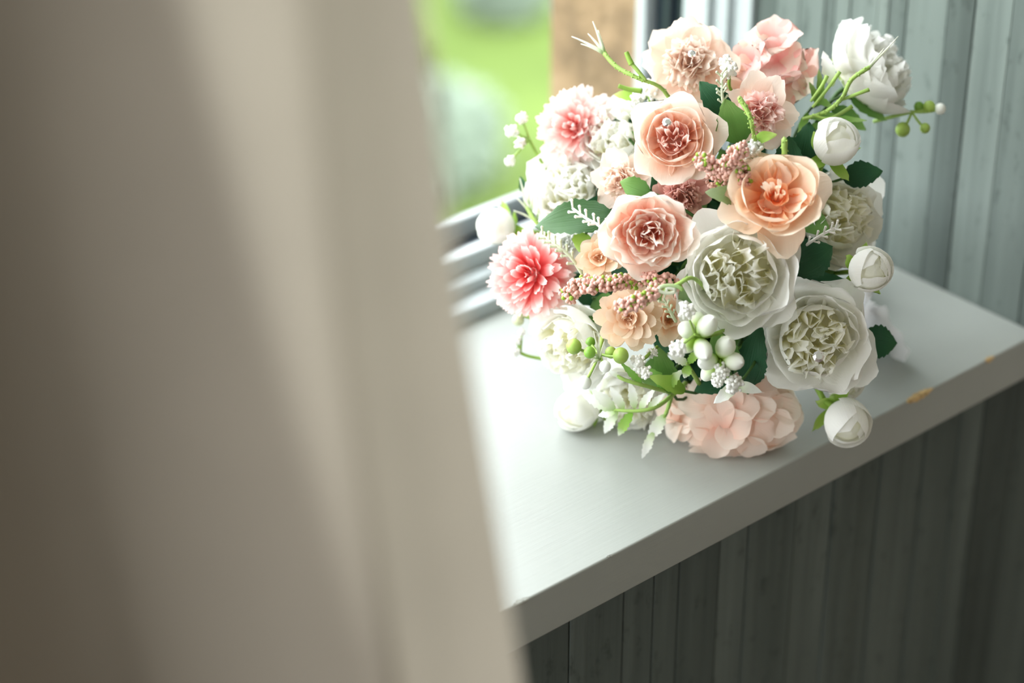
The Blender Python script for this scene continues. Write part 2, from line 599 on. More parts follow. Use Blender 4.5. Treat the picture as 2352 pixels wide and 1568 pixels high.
M_BEIGE = petal_mat('beige_petal', [(0.0, (243, 194, 150)), (0.4, (248, 218, 186)), (1.0, (251, 234, 214))], 0.4)
M_DUSTY = petal_mat('dusty_rose_petal', [(0.0, (196, 120, 110)), (0.5, (222, 164, 154)), (1.0, (236, 196, 186))], 0.35)
M_MUMC = petal_mat('coral_mum_petal', [(0.0, (236, 96, 98)), (0.4, (249, 146, 146)), (0.68, (252, 196, 192)), (0.9, (254, 238, 235))], 0.35)
M_MUMP = petal_mat('pale_mum_petal', [(0.0, (240, 120, 116)), (0.3, (250, 186, 180)), (0.6, (253, 220, 215)), (0.9, (254, 242, 239))], 0.35)
M_SEPAL = petal_mat('lime_sepal', [(0.0, (120, 160, 56)), (0.6, (164, 200, 90)), (1.0, (186, 214, 120))], 0.35)
M_LEAF = petal_mat('deep_green_leaf', [(0.0, (30, 66, 40)), (0.6, (38, 84, 54)), (1.0, (52, 98, 62))], 0.2, 0.4, 0.5)
M_LEAFM = petal_mat('mid_green_leaf', [(0.0, (66, 104, 44)), (0.6, (92, 132, 62)), (1.0, (120, 156, 84))], 0.3, 0.4, 0.55)
M_LEAFS = petal_mat('sage_leaf', [(0.0, (110, 140, 90)), (0.6, (150, 180, 128)), (1.0, (182, 204, 160))], 0.3, 0.4, 0.6)
M_STEM = plain_mat('green_stem', (126, 160, 62), 0.5, 0.4, 0.1, 60)
M_STEMD = plain_mat('dark_stem', (58, 88, 40), 0.6, 0.3, 0.1, 60)
M_FERN = petal_mat('frosted_fern', [(0.0, (176, 206, 128)), (0.3, (230, 238, 214)), (0.6, (246, 248, 242)), (1.0, (250, 251, 248))], 0.35)
M_LEAFD = petal_mat('forest_leaf', [(0.0, (44, 78, 40)), (0.6, (62, 98, 52)), (1.0, (90, 120, 84))], 0.25, 0.4, 0.45)
M_LEAFL = petal_mat('fresh_leaf', [(0.0, (96, 140, 56)), (0.6, (130, 172, 84)), (1.0, (176, 206, 136))], 0.35, 0.4, 0.55)
M_FERNG = petal_mat('green_fern', [(0.0, (126, 176, 62)), (0.6, (168, 204, 108)), (1.0, (240, 244, 234))], 0.35)
M_STEMLEAF = petal_mat('green_frond', [(0.0, (120, 170, 70)), (1.0, (140, 186, 96))], 0.3)
M_PALEG = plain_mat('pale_green_white', (226, 232, 206), 0.6, 0.3, 0.04, 60, transl=0.3)
M_BERRYD = plain_mat('leaf_green_berry', (122, 168, 58), 0.4, 0.5, 0.1, 90, transl=0.15)
M_BERRYP = plain_mat('pale_berry', (206, 214, 176), 0.4, 0.5, 0.06, 90, transl=0.2)
M_SPIKE = petal_mat('white_spike', [(0.0, (168, 202, 120)), (0.25, (230, 236, 212)), (1.0, (246, 246, 236))], 0.35)
M_KNOB = plain_mat('white_knob', (248, 248, 244), 0.7, 0.3, 0.02, transl=0.25)
M_BEAD = plain_mat('pink_bead', (232, 186, 172), 0.45, 0.5, 0.08, 300, transl=0.15)
M_BEADG = plain_mat('lime_bead', (150, 184, 60), 0.45, 0.5, 0.08, 300, transl=0.15)
M_BERRY = plain_mat('green_berry', (164, 194, 92), 0.4, 0.5, 0.12, 90, transl=0.15)
M_BERRYW = plain_mat('white_berry', (238, 240, 234), 0.35, 0.5, 0.03, 90, transl=0.15)
M_POD = petal_mat('white_tipped_pod', [(0.0, (140, 178, 50)), (0.35, (172, 204, 92)), (0.6, (232, 240, 214)), (1.0, (250, 251, 248))], 0.2, 0.05, 0.45)
M_RIBBON = plain_mat('white_satin', (240, 240, 242), 0.4, 0.5, 0.02, 30, transl=0.3)


def crystal_mat():
    m, n, out = new_mat('clear_crystal')
    g = n.nodes.new('ShaderNodeBsdfPrincipled')
    g.inputs['Base Color'].default_value = (0.95, 0.96, 1.0, 1)
    g.inputs['Metallic'].default_value = 0.85
    g.inputs['Roughness'].default_value = 0.06
    n.links.new(g.outputs[0], out.inputs[0])
    return m


M_CRYSTAL = crystal_mat()


def smooth(t):
    return t * t * (3 - 2 * t)


def petal_geo(L, W, a0, a1, rn, curl=0.0, hug=1.0, ruf=0.0, nr=3.0, jag=0.03, blunt=0.6, base=0.25, r0=0.0, z0=0.0, ns=9, nt=9, shape=0.6, notch=0.0, rnd=None):
    """One petal: rises from the flower's axis, leaning a0 at its claw and a1 at its lip (degrees from the axis)."""
    N = 24
    rnd = 0.46 * W / L if rnd is None else rnd
    tab = [(r0, z0, rad(a0))]
    r, z = r0, z0
    for i in range(1, N + 1):
        t = i / N
        al = a0 + (a1 - a0) * smooth(t) + curl * max(0.0, (t - 0.72) / 0.28) ** 2
        al = rad(al)
        r += L / N * math.sin(al)
        z += L / N * math.cos(al)
        tab.append((r, z, al))

    def ctr(t):
        q = max(0.0, min(0.9999, t)) * N
        i = int(q)
        e = q - i
        a, b = tab[i], tab[i + 1]
        return a[0] + (b[0] - a[0]) * e, a[1] + (b[1] - a[1]) * e, a[2] + (b[2] - a[2]) * e
    ph, ph2 = rn.uniform(0, 6.28), rn.uniform(0, 6.28)
    jj = [rn.uniform(-1, 1) for _ in range(ns + 1)]
    V, F, U = [], [], []
    for j in range(nt + 1):
        t = j / nt
        if t < shape:
            w = base + (1 - base) * math.sin(PI / 2 * t / shape) ** 0.9
        else:
            w = math.sqrt(max(0.0, 1 - blunt * ((t - shape) / (1 - shape)) ** 2.2))
        w *= W
        for i in range(ns + 1):
            s = 2 * i / ns - 1
            te = t * (1 - (rnd + 0.02 * math.sin(ph)) * abs(s) ** 2.0 * t - jag * jj[i] * t ** 3 - notch * t ** 4 * math.exp(-(s * 3.2) ** 2))
            r, z, al = ctr(te)
            rho = max(r, 0.45 * W) * hug
            th = max(-1.9, min(1.9, s * w / rho))
            inw = rho * (1 - math.cos(th))
            d = ruf * W * t ** 1.6 * (0.25 + 0.75 * abs(s)) * (0.65 * math.sin(nr * PI * s * 0.5 + ph) + 0.35 * math.sin(nr * 2.1 * s + ph2))
            d += ruf * W * 0.35 * t ** 2 * math.sin(ph2 + 2.2 * s * nr)
            off = d - inw
            V.append((r + off * math.cos(al), rho * math.sin(th), z - off * math.sin(al)))
            U.append((i / ns, te))
    for j in range(nt):
        for i in range(ns):
            k = j * (ns + 1) + i
            F.append((k, k + 1, k + ns + 2, k + ns + 1))
    return V, F, U


def rotz(geo, a, tilt=0.0, tz=0.0):
    M = Matrix.Translation((0, 0, tz)) @ Matrix.Rotation(a, 4, 'Z') @ Matrix.Rotation(tilt, 4, 'Y')
    return xform(geo, M)


def head(name, label, pos, face, roll=0.0, core=None, mat=None):
    """A flower head: a part of the bouquet whose own mesh is its heart; petals are hung under it."""
    o = mesh(name, core, mat, bouquet)
    M = frame_z(face, roll).to_4x4()
    M.translation = pos - ROOT
    o.matrix_basis = M
    o['label'] = label
    return o


def petals(parent, items, name='petal'):
    for geo, mat in items:
        mesh(name, geo, mat, parent)


def stem_to(parent, pos, face, back, r=0.0016, mat=None):
    """Wire stem from the back of a head to the binding point, as a sub-part."""
    P0 = pos - Vector(face).normalized() * back
    mid = P0 - Vector(face).normalized() * 0.03
    pts = curve(P0, mid, BIND, 8)
    Mi = (Matrix.Translation(ROOT) @ parent.matrix_basis).inverted()
    mesh('stem', tubegeo([Mi @ p for p in pts], r, r, 6), mat or M_STEMD, parent)


def ring(rn, n, L, W, a0, a1, mat, rot=0.0, jit=0.26, **kw):
    out = []
    for i in range(n):
        k = dict(kw)
        ll = L * rn.uniform(0.93, 1.07)
        ww = W * rn.uniform(0.85, 1.15)
        g = petal_geo(ll, ww, a0 + rn.uniform(-4, 4), a1 + rn.uniform(-11, 11), rn, **k)
        out.append((rotz(g, rot + 2 * PI * (i + rn.uniform(-jit, jit)) / n), mat))
    return out


def ruffle_core(rn, R, n, z0, mat_len, ruf=0.5, spread=0.5, W=0.24, a=22):
    """Crowded folded petals in the heart of a peony, joined in one mesh."""
    gs = []
    for i in range(n):
        q = math.sqrt((i + 0.5) / n)
        ang = i * 2.39996 + rn.uniform(-0.4, 0.4)
        rr = q * spread * R
        zz = z0 + 0.34 * R * (1 - 0.55 * q * q)
        L = mat_len * R * rn.uniform(0.75, 1.2) * (0.55 + 0.18 * q)
        g = petal_geo(L, W * R * rn.uniform(0.8, 1.4), rn.uniform(-6, 14), rn.uniform(-10, a), rn, curl=rn.uniform(-10, 55), hug=rn.uniform(0.45, 1.1), ruf=ruf * rn.uniform(0.6, 1.3),
                      nr=rn.uniform(1.8, 3.4), jag=0.06, ns=12, nt=6, base=0.55, blunt=0.4)
        M = Matrix.Translation((rr * math.cos(ang), rr * math.sin(ang), zz)) @ Matrix.Rotation(rn.uniform(0, 6.28), 4, 'Z') @ Matrix.Rotation(rn.uniform(-0.25, 0.35), 4, 'Y')
        gs.append(xform(g, M))
    V, F, U = ballgeo((0, 0, z0 + 0.05 * R), 0.58 * R, 0.58 * R, 0.32 * R, 14, 8)
    gs.append((V, F, [(0.5, 0.3)] * len(V)))
    return join(gs)


def sepals(parent, rn, n, L, W, mat, z0=0.0, a0=95, a1=130, r0=0.0):
    its = []
    for i in range(n):
        g = petal_geo(L * rn.uniform(0.8, 1.1), W, a0, a1, rn, ruf=0.15, nr=1.5, base=0.5, blunt=0.98, shape=0.35, ns=5, nt=7, hug=2.0, r0=r0, z0=z0)
        its.append((rotz(g, 2 * PI * (i + rn.uniform(-0.15, 0.15)) / n), mat))
    petals(parent, its, 'sepal')


def peony(label, px, py, w, rpx, face, seed, mat=None, core_mat=None, guard=5, mid=6, open_=1.0, name='white_peony', ncore=34, coreR=0.80, spread=0.52, inner_a=-4, roll=0.0, guard_a=88):
    rn = random.Random(seed)
    R = rpx * UNIT
    mat = mat or M_WHITE
    core_mat = core_mat or M_CREAM
    F = dirn(*face)
    P = at(px, py, w) - F * 0.5 * R
    o = head(name, label, P, F, roll, ruffle_core(rn, R, ncore, 0.14 * R, coreR, spread=spread), core_mat)
    its = []
    its += ring(rn, mid, 1.20 * R, 0.56 * R, 84, inner_a, mat, 0.3, ruf=0.09, nr=2.2, hug=1.05, jag=0.03, curl=-25)
    its += ring(rn, mid, 1.28 * R, 0.62 * R, 88, 6 * open_, mat, 0.8, ruf=0.10, nr=2.0, hug=1.05, jag=0.03, curl=-10)
    its += ring(rn, guard, 1.34 * R, 0.68 * R, 92, 22 * open_, mat, 0.1, ruf=0.10, nr=1.8, hug=1.1, jag=0.03, z0=-0.04 * R)
    its += ring(rn, guard - 1, 1.32 * R, 0.66 * R, 98, guard_a * 0.6 * open_, mat, 0.6, ruf=0.10, nr=1.6, hug=1.25, jag=0.03, z0=-0.07 * R)
    petals(o, its)
    sepals(o, rn, 5, 0.55 * R, 0.16 * R, M_SEPAL, -0.08 * R, 95, 80)
    stem_to(o, P, F, 0.05 * R)
    return o


def rose(label, px, py, w, rpx, face, seed, mats, n=22, name='peach_rose', a_in=-8, a_out=78, hollow=0.0, ruf=0.14, roll=0.0, squash=1.0):
    """Petals set in a golden spiral, tight in the middle and opening outwards."""
    rn = random.Random(seed)
    R = rpx * UNIT
    F = dirn(*face)
    P = at(px, py, w) - F * 0.5 * R
    core = []
    for i in range(7):
        g = petal_geo(R * rn.uniform(0.5, 0.78), R * 0.24, rn.uniform(0, 12), rn.uniform(-14, 14), rn, curl=rn.uniform(0, 60), hug=0.6, ruf=0.35, nr=2.2, jag=0.08, ns=8, nt=8, base=0.5)
        rr = R * rn.uniform(0.03, 0.24)
        an = i * 2.4
        core.append(xform(g, Matrix.Translation((rr * math.cos(an), rr * math.sin(an), 0.05 * R)) @ Matrix.Rotation(an + rn.uniform(-1, 1), 4, 'Z')))
    core.append(ballgeo((0, 0, 0.02 * R), 0.42 * R, 0.42 * R, 0.10 * R, 12, 6))
    o = head(name, label, P, F, roll, join(core), mats[0])
    its = []
    for i in range(n):
        q = i / (n - 1)
        L = R * (0.72 + 0.55 * q ** 0.7) * rn.uniform(0.94, 1.06)
        if hollow and q < 0.5:
            L *= 1 - hollow * (0.5 - q)
        W = R * (0.30 + 0.34 * q)
        a0 = 55 + 36 * q
        a1 = a_in + (a_out - a_in) * q ** 1.9
        g = petal_geo(L, W, a0, a1 + rn.uniform(-6, 6), rn, curl=rn.uniform(5, 30) * (0.3 + q), hug=0.95 + 0.5 * q * q, ruf=ruf * (1.3 - 0.5 * q), nr=2.4, jag=0.05, z0=-0.05 * R * q)
        mat = mats[1] if q < 0.4 else mats[2]
        its.append((rotz(g, i * 2.39996 + rn.uniform(-0.15, 0.15)), mat))
    petals(o, its)
    sepals(o, rn, 5, 0.6 * R, 0.16 * R, M_SEPAL, -0.08 * R, 96, 90)
    stem_to(o, P, F, 0.05 * R)
    return o


def rosette(label, px, py, w, rpx, face, seed, rings, name, ry=1.0, roll=0.0, core_mat=None, core_n=8, core_L=0.5, core_W=0.16, sep=True, sink=0.4, core_spread=0.2, core_ruf=0.35, core_z=0.08, core_ball=0.16):
    """Flower built of whorls: each ring is (count, length, half width, lean at claw, lean at lip, material, options)."""
    rn = random.Random(seed)
    R = rpx * UNIT
    F = dirn(*face)
    P = at(px, py, w) - F * sink * R
    S = Matrix.Diagonal((1, ry, 1, 1))
    gs = []
    for i in range(core_n):
        g = petal_geo(R * core_L * rn.uniform(0.8, 1.15), R * core_W * rn.uniform(0.8, 1.2), rn.uniform(0, 12), rn.uniform(-14, 16), rn, curl=rn.uniform(0, 60), hug=rn.uniform(0.5, 0.9), ruf=core_ruf,
                      nr=2.2, jag=0.06, ns=8, nt=8, base=0.5)
        rr = R * core_spread * math.sqrt((i + 0.3) / max(1, core_n))
        an = i * 2.4
        gs.append(xform(g, S @ Matrix.Translation((rr * math.cos(an), rr * math.sin(an), core_z * R)) @ Matrix.Rotation(an + rn.uniform(-1, 1), 4, 'Z')))
    V_, F_, U_ = ballgeo((0, 0, 0.04 * R), 0.36 * R, 0.36 * R, core_ball * R, 12, 6)
    gs.append(xform((V_, F_, [(0.5, 0.3)] * len(V_)), S))
    o = head(name, label, P, F, roll, join(gs), core_mat or rings[0][5])
    its = []
    for k, (n, L, W, a0, a1, mt, kw) in enumerate(rings):
        for g, m in ring(rn, n, L * R, W * R, a0, a1, mt, k * 0.77 + rn.random(), **kw):
            its.append((xform(g, S), m))
    petals(o, its)
    if sep:
        sepals(o, rn, 5, 0.6 * R, 0.16 * R, M_SEPAL, -0.10 * R, 98, 92)
    stem_to(o, P, F, 0.06 * R)
    return o


def carnation(label, px, py, w, rpx, face, seed, mat, guard_mat, guard=7, name='carnation', n=34, hollow=0.0, gw=0.42):
    rn = random.Random(seed)
    R = rpx * UNIT
    F = dirn(*face)
    P = at(px, py, w) - F * 0.5 * R
    gs, its = [], []
    for i in range(n):
        q = math.sqrt((i + 0.5) / n)
        ang = i * 2.39996
        tilt = 62 * q
        g = petal_geo(R * 0.72 * rn.uniform(0.88, 1.1), R * 0.27 * rn.uniform(0.85, 1.2), tilt * 0.5, tilt + rn.uniform(-10, 10), rn, curl=rn.uniform(-5, 35), hug=rn.uniform(0.7, 1.6), ruf=0.42,
                      nr=rn.uniform(2.2, 3.6), jag=0.10, ns=10, nt=6, base=0.3, blunt=0.5, r0=0.10 * R * q, z0=0.12 * R)
        g = ([(p[0], p[1], p[2] + 0.10 * R * (1 - q)) for p in g[0]], g[1], [(u[0], 0.25 + 0.75 * u[1]) for u in g[2]])
        g = rotz(g, ang + rn.uniform(-0.5, 0.5))
        if q > 0.62:
            its.append((g, mat))
        else:
            gs.append(g)
    V_, F_, U_ = ballgeo((0, 0, 0.22 * R), 0.42 * R, 0.42 * R, 0.36 * R, 12, 6)
    gs.append((V_, F_, [(0.5, 0.45)] * len(V_)))
    o = head(name, label, P, F, 0, join(gs), mat)
    its += ring(rn, guard, 1.05 * R, gw * R, 66, 80, guard_mat, ruf=0.14, nr=2.0, hug=1.6, jag=0.05)
    petals(o, its)
    stem_to(o, P, F, 0.02 * R)
    return o


def mum(label, px, py, w, rpx, face, seed, mat, n=120, name='chrysanthemum'):
    rn = random.Random(seed)
    R = rpx * UNIT
    F = dirn(*face)
    P = at(px, py, w) - F * 0.22 * R
    gs, its = [], []
    for i in range(n):
        c = 1 - (i + 0.5) / n * 1.32               # cos of polar angle
        pol = math.degrees(math.acos(max(-1, min(1, c))))
        ang = i * 2.39996
        L = R * rn.uniform(0.62, 0.78)
        g = petal_geo(L, R * rn.uniform(0.085, 0.12), pol * 1.0, pol - rn.uniform(-6, 26), rn, curl=rn.uniform(-25, 20), hug=rn.uniform(0.35, 0.7), ruf=0.25, nr=1.5, jag=0.06, ns=4, nt=6,
                      base=0.55, blunt=0.55, shape=0.7, notch=0.06, r0=R * 0.24 * math.sin(rad(pol)), z0=R * 0.24 * math.cos(rad(pol)))
        g = rotz(g, ang + rn.uniform(-0.2, 0.2))
        if i < 84:
            its.append((g, mat))
        else:
            gs.append(g)
    gs.append(ballgeo((0, 0, 0), 0.30 * R, 0.30 * R, 0.30 * R, 12, 8))
    o = head(name, label, P, F, 0, join(gs), mat)
    petals(o, its)
    stem_to(o, P, F, 0.25 * R)
    return o


def hydrangea(label, px, py, w, rpx, face, seed, mat, florets=10, fr=0.42, name='hydrangea', ry=1.0, np_=4, dome=0.75, cover=1.05, mats=None, roll=0.0, pw=0.62, core=0.5):
    """Florets of broad petals shingled over a dome."""
    rn = random.Random(seed)
    R = rpx * UNIT
    F = dirn(*face)
    P = at(px, py, w) - F * 0.3 * R
    its = []
    for i in range(florets):
        c = 1 - (i + 0.4) / florets * cover
        pol = math.acos(max(-1, min(1, c)))
        ang = i * 2.39996 + 0.5
        d = Vector((math.sin(pol) * math.cos(ang), math.sin(pol) * math.sin(ang), math.cos(pol)))
        base = Vector((d.x * (1 - fr * 0.55) * R, d.y * (1 - fr * 0.55) * R * ry, d.z * dome * R * 0.62))
        nrm = Vector((d.x, d.y, d.z + 0.15)).normalized()
        M = frame_z(nrm + Vector((rn.uniform(-.25, .25), rn.uniform(-.25, .25), rn.uniform(-.2, .2))), rn.uniform(0, 6.28)).to_4x4()
        M.translation = base
        for k in range(np_):
            g = petal_geo(R * fr * rn.uniform(0.88, 1.12), R * fr * pw * rn.uniform(0.9, 1.1), 58, rn.uniform(78, 108), rn, ruf=0.10, nr=1.8, hug=3.5, jag=0.04, ns=7, nt=7, base=0.35, blunt=0.85, shape=0.55)
            g = rotz(g, 2 * PI * (k + rn.uniform(-0.1, 0.1)) / np_)
            its.append((xform(g, M), (mats or [mat])[rn.randrange(len(mats))] if mats else mat))
    o = head(name, label, P, F, roll, ballgeo((0, 0, 0), core * R, core * R * ry, 0.36 * R, 14, 8), M_STEM)
    petals(o, its)
    stem_to(o, P, F, 0.3 * R)
    return o


def mophead(label, px, py, w, rpx, face, seed, n, ry=0.62, name='hydrangea'):
    """Broad flat petals shingled over a dome, lips lifted off it."""
    rn = random.Random(seed)
    R = rpx * UNIT
    F = dirn(*face)
    P = at(px, py, w) - F * 0.25 * R
    o = head(name, label, P, F, 0, ballgeo((0, 0, 0), 0.80 * R, 0.80 * R * ry, 0.40 * R, 16, 10), M_BLUSHL)
    its = []
    for i in range(n):
        c = 1 - (i + 0.3) / n * 1.12
        pol = math.acos(max(-1, min(1, c)))
        ang = i * 2.39996 + rn.uniform(-0.25, 0.25)
        d = Vector((math.sin(pol) * math.cos(ang), math.sin(pol) * math.sin(ang), math.cos(pol)))
        pos = Vector((d.x * 0.80 * R, d.y * 0.80 * R * ry, d.z * 0.42 * R)) * rn.uniform(0.94, 1.10)
        nrm = Vector((d.x, d.y / ry, d.z * 1.5)).normalized()
        nrm = (nrm + Vector((rn.uniform(-.22, .22), rn.uniform(-.1, .34), rn.uniform(-.1, .2)))).normalized()
        tan = Vector((math.cos(ang), math.sin(ang), 0)) + Vector((rn.uniform(-.7, .7), rn.uniform(-.7, .7), 0))
        tan = (tan - nrm * tan.dot(nrm)).normalized()
        y = nrm.cross(tan)
        M = Matrix((tan, y, nrm)).transposed().to_4x4()
        L = R * rn.uniform(0.44, 0.54)
        M.translation = pos - tan * L * 0.45
        g = petal_geo(L, R * rn.uniform(0.20, 0.25), rn.uniform(58, 70), rn.uniform(70, 92), rn, ruf=0.10, nr=1.6, hug=3.0, jag=0.02, ns=8, nt=8, base=0.3, blunt=0.5, shape=0.62)
        its.append((xform(g, M), M_BLUSH if (c > 0.8 or rn.random() < 0.2) else M_BLUSHL))
    petals(o, its)
    stem_to(o, P, F, 0.3 * R)
    return o


def bud(label, px, py, w, rpx, face, seed, roll=0.0, mat=None, stem=None, sep=5, sep_a=(96, 42), elong=1.12, name='rosebud'):
    """Closed bud: petals wrapped over one another round an egg."""
    rn = random.Random(seed)
    R = rpx * UNIT
    mat = mat or M_WHITE
    F = dirn(*face)
    P = at(px, py, w)
    H = R * elong

    def shell(az, span, scale, top, bot=0.0, lift=0.0, n=10, m=10):
        V, Fc, U = [], [], []
        for j in range(m + 1):
            t = j / m
            for i in range(n + 1):
                s = 2 * i / n - 1
                tt = bot + (top - bot) * t * (1 - 0.16 * s * s * t)
                pol = PI * (1 - tt)
                th = az + s * span * (0.35 + 0.65 * math.sin(PI * 0.5 * min(1, t * 1.8)))
                rr = R * scale * (math.sin(pol) ** 0.85 if math.sin(pol) > 0 else 0) * (1 + lift * t * t * (0.3 + 0.7 * abs(s)))
                V.append((rr * math.cos(th), rr * math.sin(th), -H * scale * math.cos(PI - pol) * -1 if False else H * scale * math.cos(pol)))
                U.append((i / n, 0.35 + 0.65 * t))
        for j in range(m):
            for i in range(n):
                k = j * (n + 1) + i
                Fc.append((k, k + 1, k + n + 2, k + n + 1))
        return V, Fc, U
    core = [ballgeo((0, 0, 0), R * 0.70, R * 0.70, H * 0.70, 16, 10)]
    o = head(name, label, P, F, roll, join(core), M_CREAM)
    its = []
    for i, (sc, top, span, lift) in enumerate([(0.78, 0.94, 0.8, 0.02), (0.81, 0.92, 0.95, 0.03), (0.85, 0.89, 1.05, 0.05), (0.89, 0.85, 1.15, 0.06), (0.93, 0.79, 1.2, 0.08), (0.97, 0.71, 1.2, 0.10), (1.0, 0.60, 1.1, 0.13)]):
        its.append((shell(i * 2.25 + rn.uniform(-0.2, 0.2), span, sc, top, 0.02, lift), mat))
    petals(o, its)
    ssep = []
    for i in range(sep):
        g = petal_geo(R * rn.uniform(1.35, 1.8), R * 0.30, sep_a[0], sep_a[1] + rn.uniform(-38, 44), rn, ruf=0.12, nr=1.4, base=0.55, blunt=0.99, shape=0.4, ns=6, nt=8, hug=1.3, z0=-H * 1.03, curl=rn.uniform(0, 60))
        ssep.append((rotz(g, 2 * PI * (i + rn.uniform(-0.2, 0.2)) / sep), M_SEPAL))
    petals(o, ssep, 'sepal')
    base = P - F * H
    Mi = (Matrix.Translation(ROOT) @ o.matrix_basis).inverted()
    if stem is None:
        pts = curve(base, base - F * 0.03, BIND, 8)
        mesh('stem', tubegeo([Mi @ p for p in pts], 0.0016, 0.0016, 6), M_STEM, o)
    else:
        pts = [base + F * 0.002] + stem
        mesh('stem', tubegeo([Mi @ p for p in pts], 0.0022, 0.0020, 8), M_STEM, o)
        mesh('calyx', tubegeo([Mi @ base, Mi @ (base - F * 0.012)], 0.0042, 0.0026, 10), M_SEPAL, o)
    return o


def leafgeo(P0, P1, nrm, width, teeth=7, tooth=0.10, bend=0.12, fold=0.18, n=22, tip=1.0, twist=0.0):
    """Leaf blade from P0 to P1 facing nrm; toothed margin, folded midrib."""
    P0, P1 = Vector(P0), Vector(P1)
    d = P1 - P0
    L = d.length
    d.normalize()
    nrm = Vector(nrm)
    lat0 = d.cross(nrm).normalized()
    up0 = lat0.cross(d).normalized()
    V, F, U = [], [], []
    cols = (-1.0, -0.55, 0.0, 0.55, 1.0)
    for j in range(n + 1):
        t = j / n
        w = width * 0.5 * (math.sin(PI * t ** 0.78) ** 0.8 if 0 < t < 1 else 0.0)
        saw = 1 - tooth * ((t * teeth) % 1.0) if teeth else 1.0
        an = twist * t
        lat = lat0 * math.cos(an) + up0 * math.sin(an)
        up = up0 * math.cos(an) - lat0 * math.sin(an)
        c = P0 + d * (L * t) + up0 * (bend * L * (4 * t * (1 - t)) * 0.5 - bend * L * t * t * 0.3)
        for s in cols:
            V.append(tuple(c + lat * (s * w * (saw if abs(s) > 0.9 else 1)) + up * (fold * w * abs(s) + 0.05 * width * math.sin(9 * t + 3 * s) * abs(s))))
            U.append((0.5 + 0.5 * s, t))
    m = len(cols)
    for j in range(n):
        for i in range(m - 1):
            k = j * m + i
            F.append((k, k + 1, k + m + 1, k + m))
    return V, F, U


def local(geo):
    return [(p[0] - ROOT.x, p[1] - ROOT.y, p[2] - ROOT.z) for p in geo[0]], geo[1], geo[2]


def sprig(name, label, pts, r0=0.0014, r1=0.001, mat=None):
    """A wire twig: part of the bouquet; pts are world points from its root outwards."""
    o = mesh(name, local(join([tubegeo(pts, r0, r1, 6), ballgeo(pts[-1], r1, nu=6, nv=5)])), mat or M_STEM, bouquet)
    if label:
        o['label'] = label
    return o


def piece(parent, name, geo, mat):
    return mesh(name, local(geo), mat, parent)


def leaf(label, p0, p1, w0, w1, width, face, mat, teeth=7, bend=0.12, tooth=0.17, twist=0.0):
    """A single leaf on its own short twig."""
    A, B = at(p0[0], p0[1], w0), at(p1[0], p1[1], w1)
    d = (B - A).normalized()
    s = sprig('leaf_twig', label, curve(BIND, A - d * 0.03, A, 8), 0.0012, 0.0009, M_STEMD)
    piece(s, 'leaf', leafgeo(A, B, dirn(*face), width * UNIT, teeth, tooth, bend, twist=twist), mat)
    return s


# ---- binding, handle and its satin wrap
HEND = Vector((-0.055, 0.150, SILL_Z + 0.034))


def wrap_geo():
    V, F, U = [], [], []
    n, m = 40, 22
    A, B = BIND, HEND
    d = (B - A).normalized()
    a = d.cross(Vector((0, 0, 1))).normalized()
    b = a.cross(d)
    for j in range(m + 1):
        t = j / m
        c = A.lerp(B, t)
        for i in range(n):
            th = 2 * PI * i / n
            r = 0.017 + 0.012 * t ** 2
            q = c + (a * math.cos(th) + b * math.sin(th)) * r
            k = noise.noise(q * 70) * 0.006 + noise.noise(q * 160) * 0.003 + 0.0016 * math.sin(th * 9 + 7 * t)
            q += (a * math.cos(th) + b * math.sin(th)) * k
            q.z = max(q.z, SILL_Z + 0.0008)
            V.append(tuple(q))
            U.append((i / n, t))
    for j in range(m):
        for i in range(n):
            F.append((j * n + i, j * n + (i + 1) % n, (j + 1) * n + (i + 1) % n, (j + 1) * n + i))
    F.append(tuple(range(m * n, m * n + n)))
    return V, F, U


wrap = mesh('handle', local(wrap_geo()), M_RIBBON, bouquet)
wrap['label'] = 'bouquet handle wrapped in crumpled white satin'


def tail_geo(base, out, wide, seed):
    """Loose gathered satin hanging off the handle."""
    rn = random.Random(seed)
    V, F, U = [], [], []
    n, m = 14, 12
    lat = out.cross(Vector((0, 0, 1))).normalized()
    for j in range(m + 1):
        t = j / m
        for i in range(n + 1):
            s = 2 * i / n - 1
            q = base + out * t + lat * (s * wide * (0.6 + 0.4 * t)) + Vector((0, 0, 0.012 * math.sin(5 * s + seed) * (0.4 + t)))
            q += Vector((noise.noise(q * 60 + Vector((seed, 0, 0))), noise.noise(q * 60 + Vector((0, seed, 5))), noise.noise(q * 60 + Vector((3, 0, seed))))) * 0.008
            q.z = max(q.z, SILL_Z + 0.001)
            V.append(tuple(q))
            U.append((i / n, t))
    for j in range(m):
        for i in range(n):
            k = j * (n + 1) + i
            F.append((k, k + 1, k + n + 2, k + n + 1))
    return V, F, U


piece(wrap, 'satin_tail', tail_geo(at(1960, 690, -0.055), Vector((0.030, 0.020, -0.05)), 0.022, 3), M_RIBBON)
piece(wrap, 'satin_tail', tail_geo(at(1985, 650, -0.06), Vector((0.028, 0.0, -0.052)), 0.020, 8), M_RIBBON)

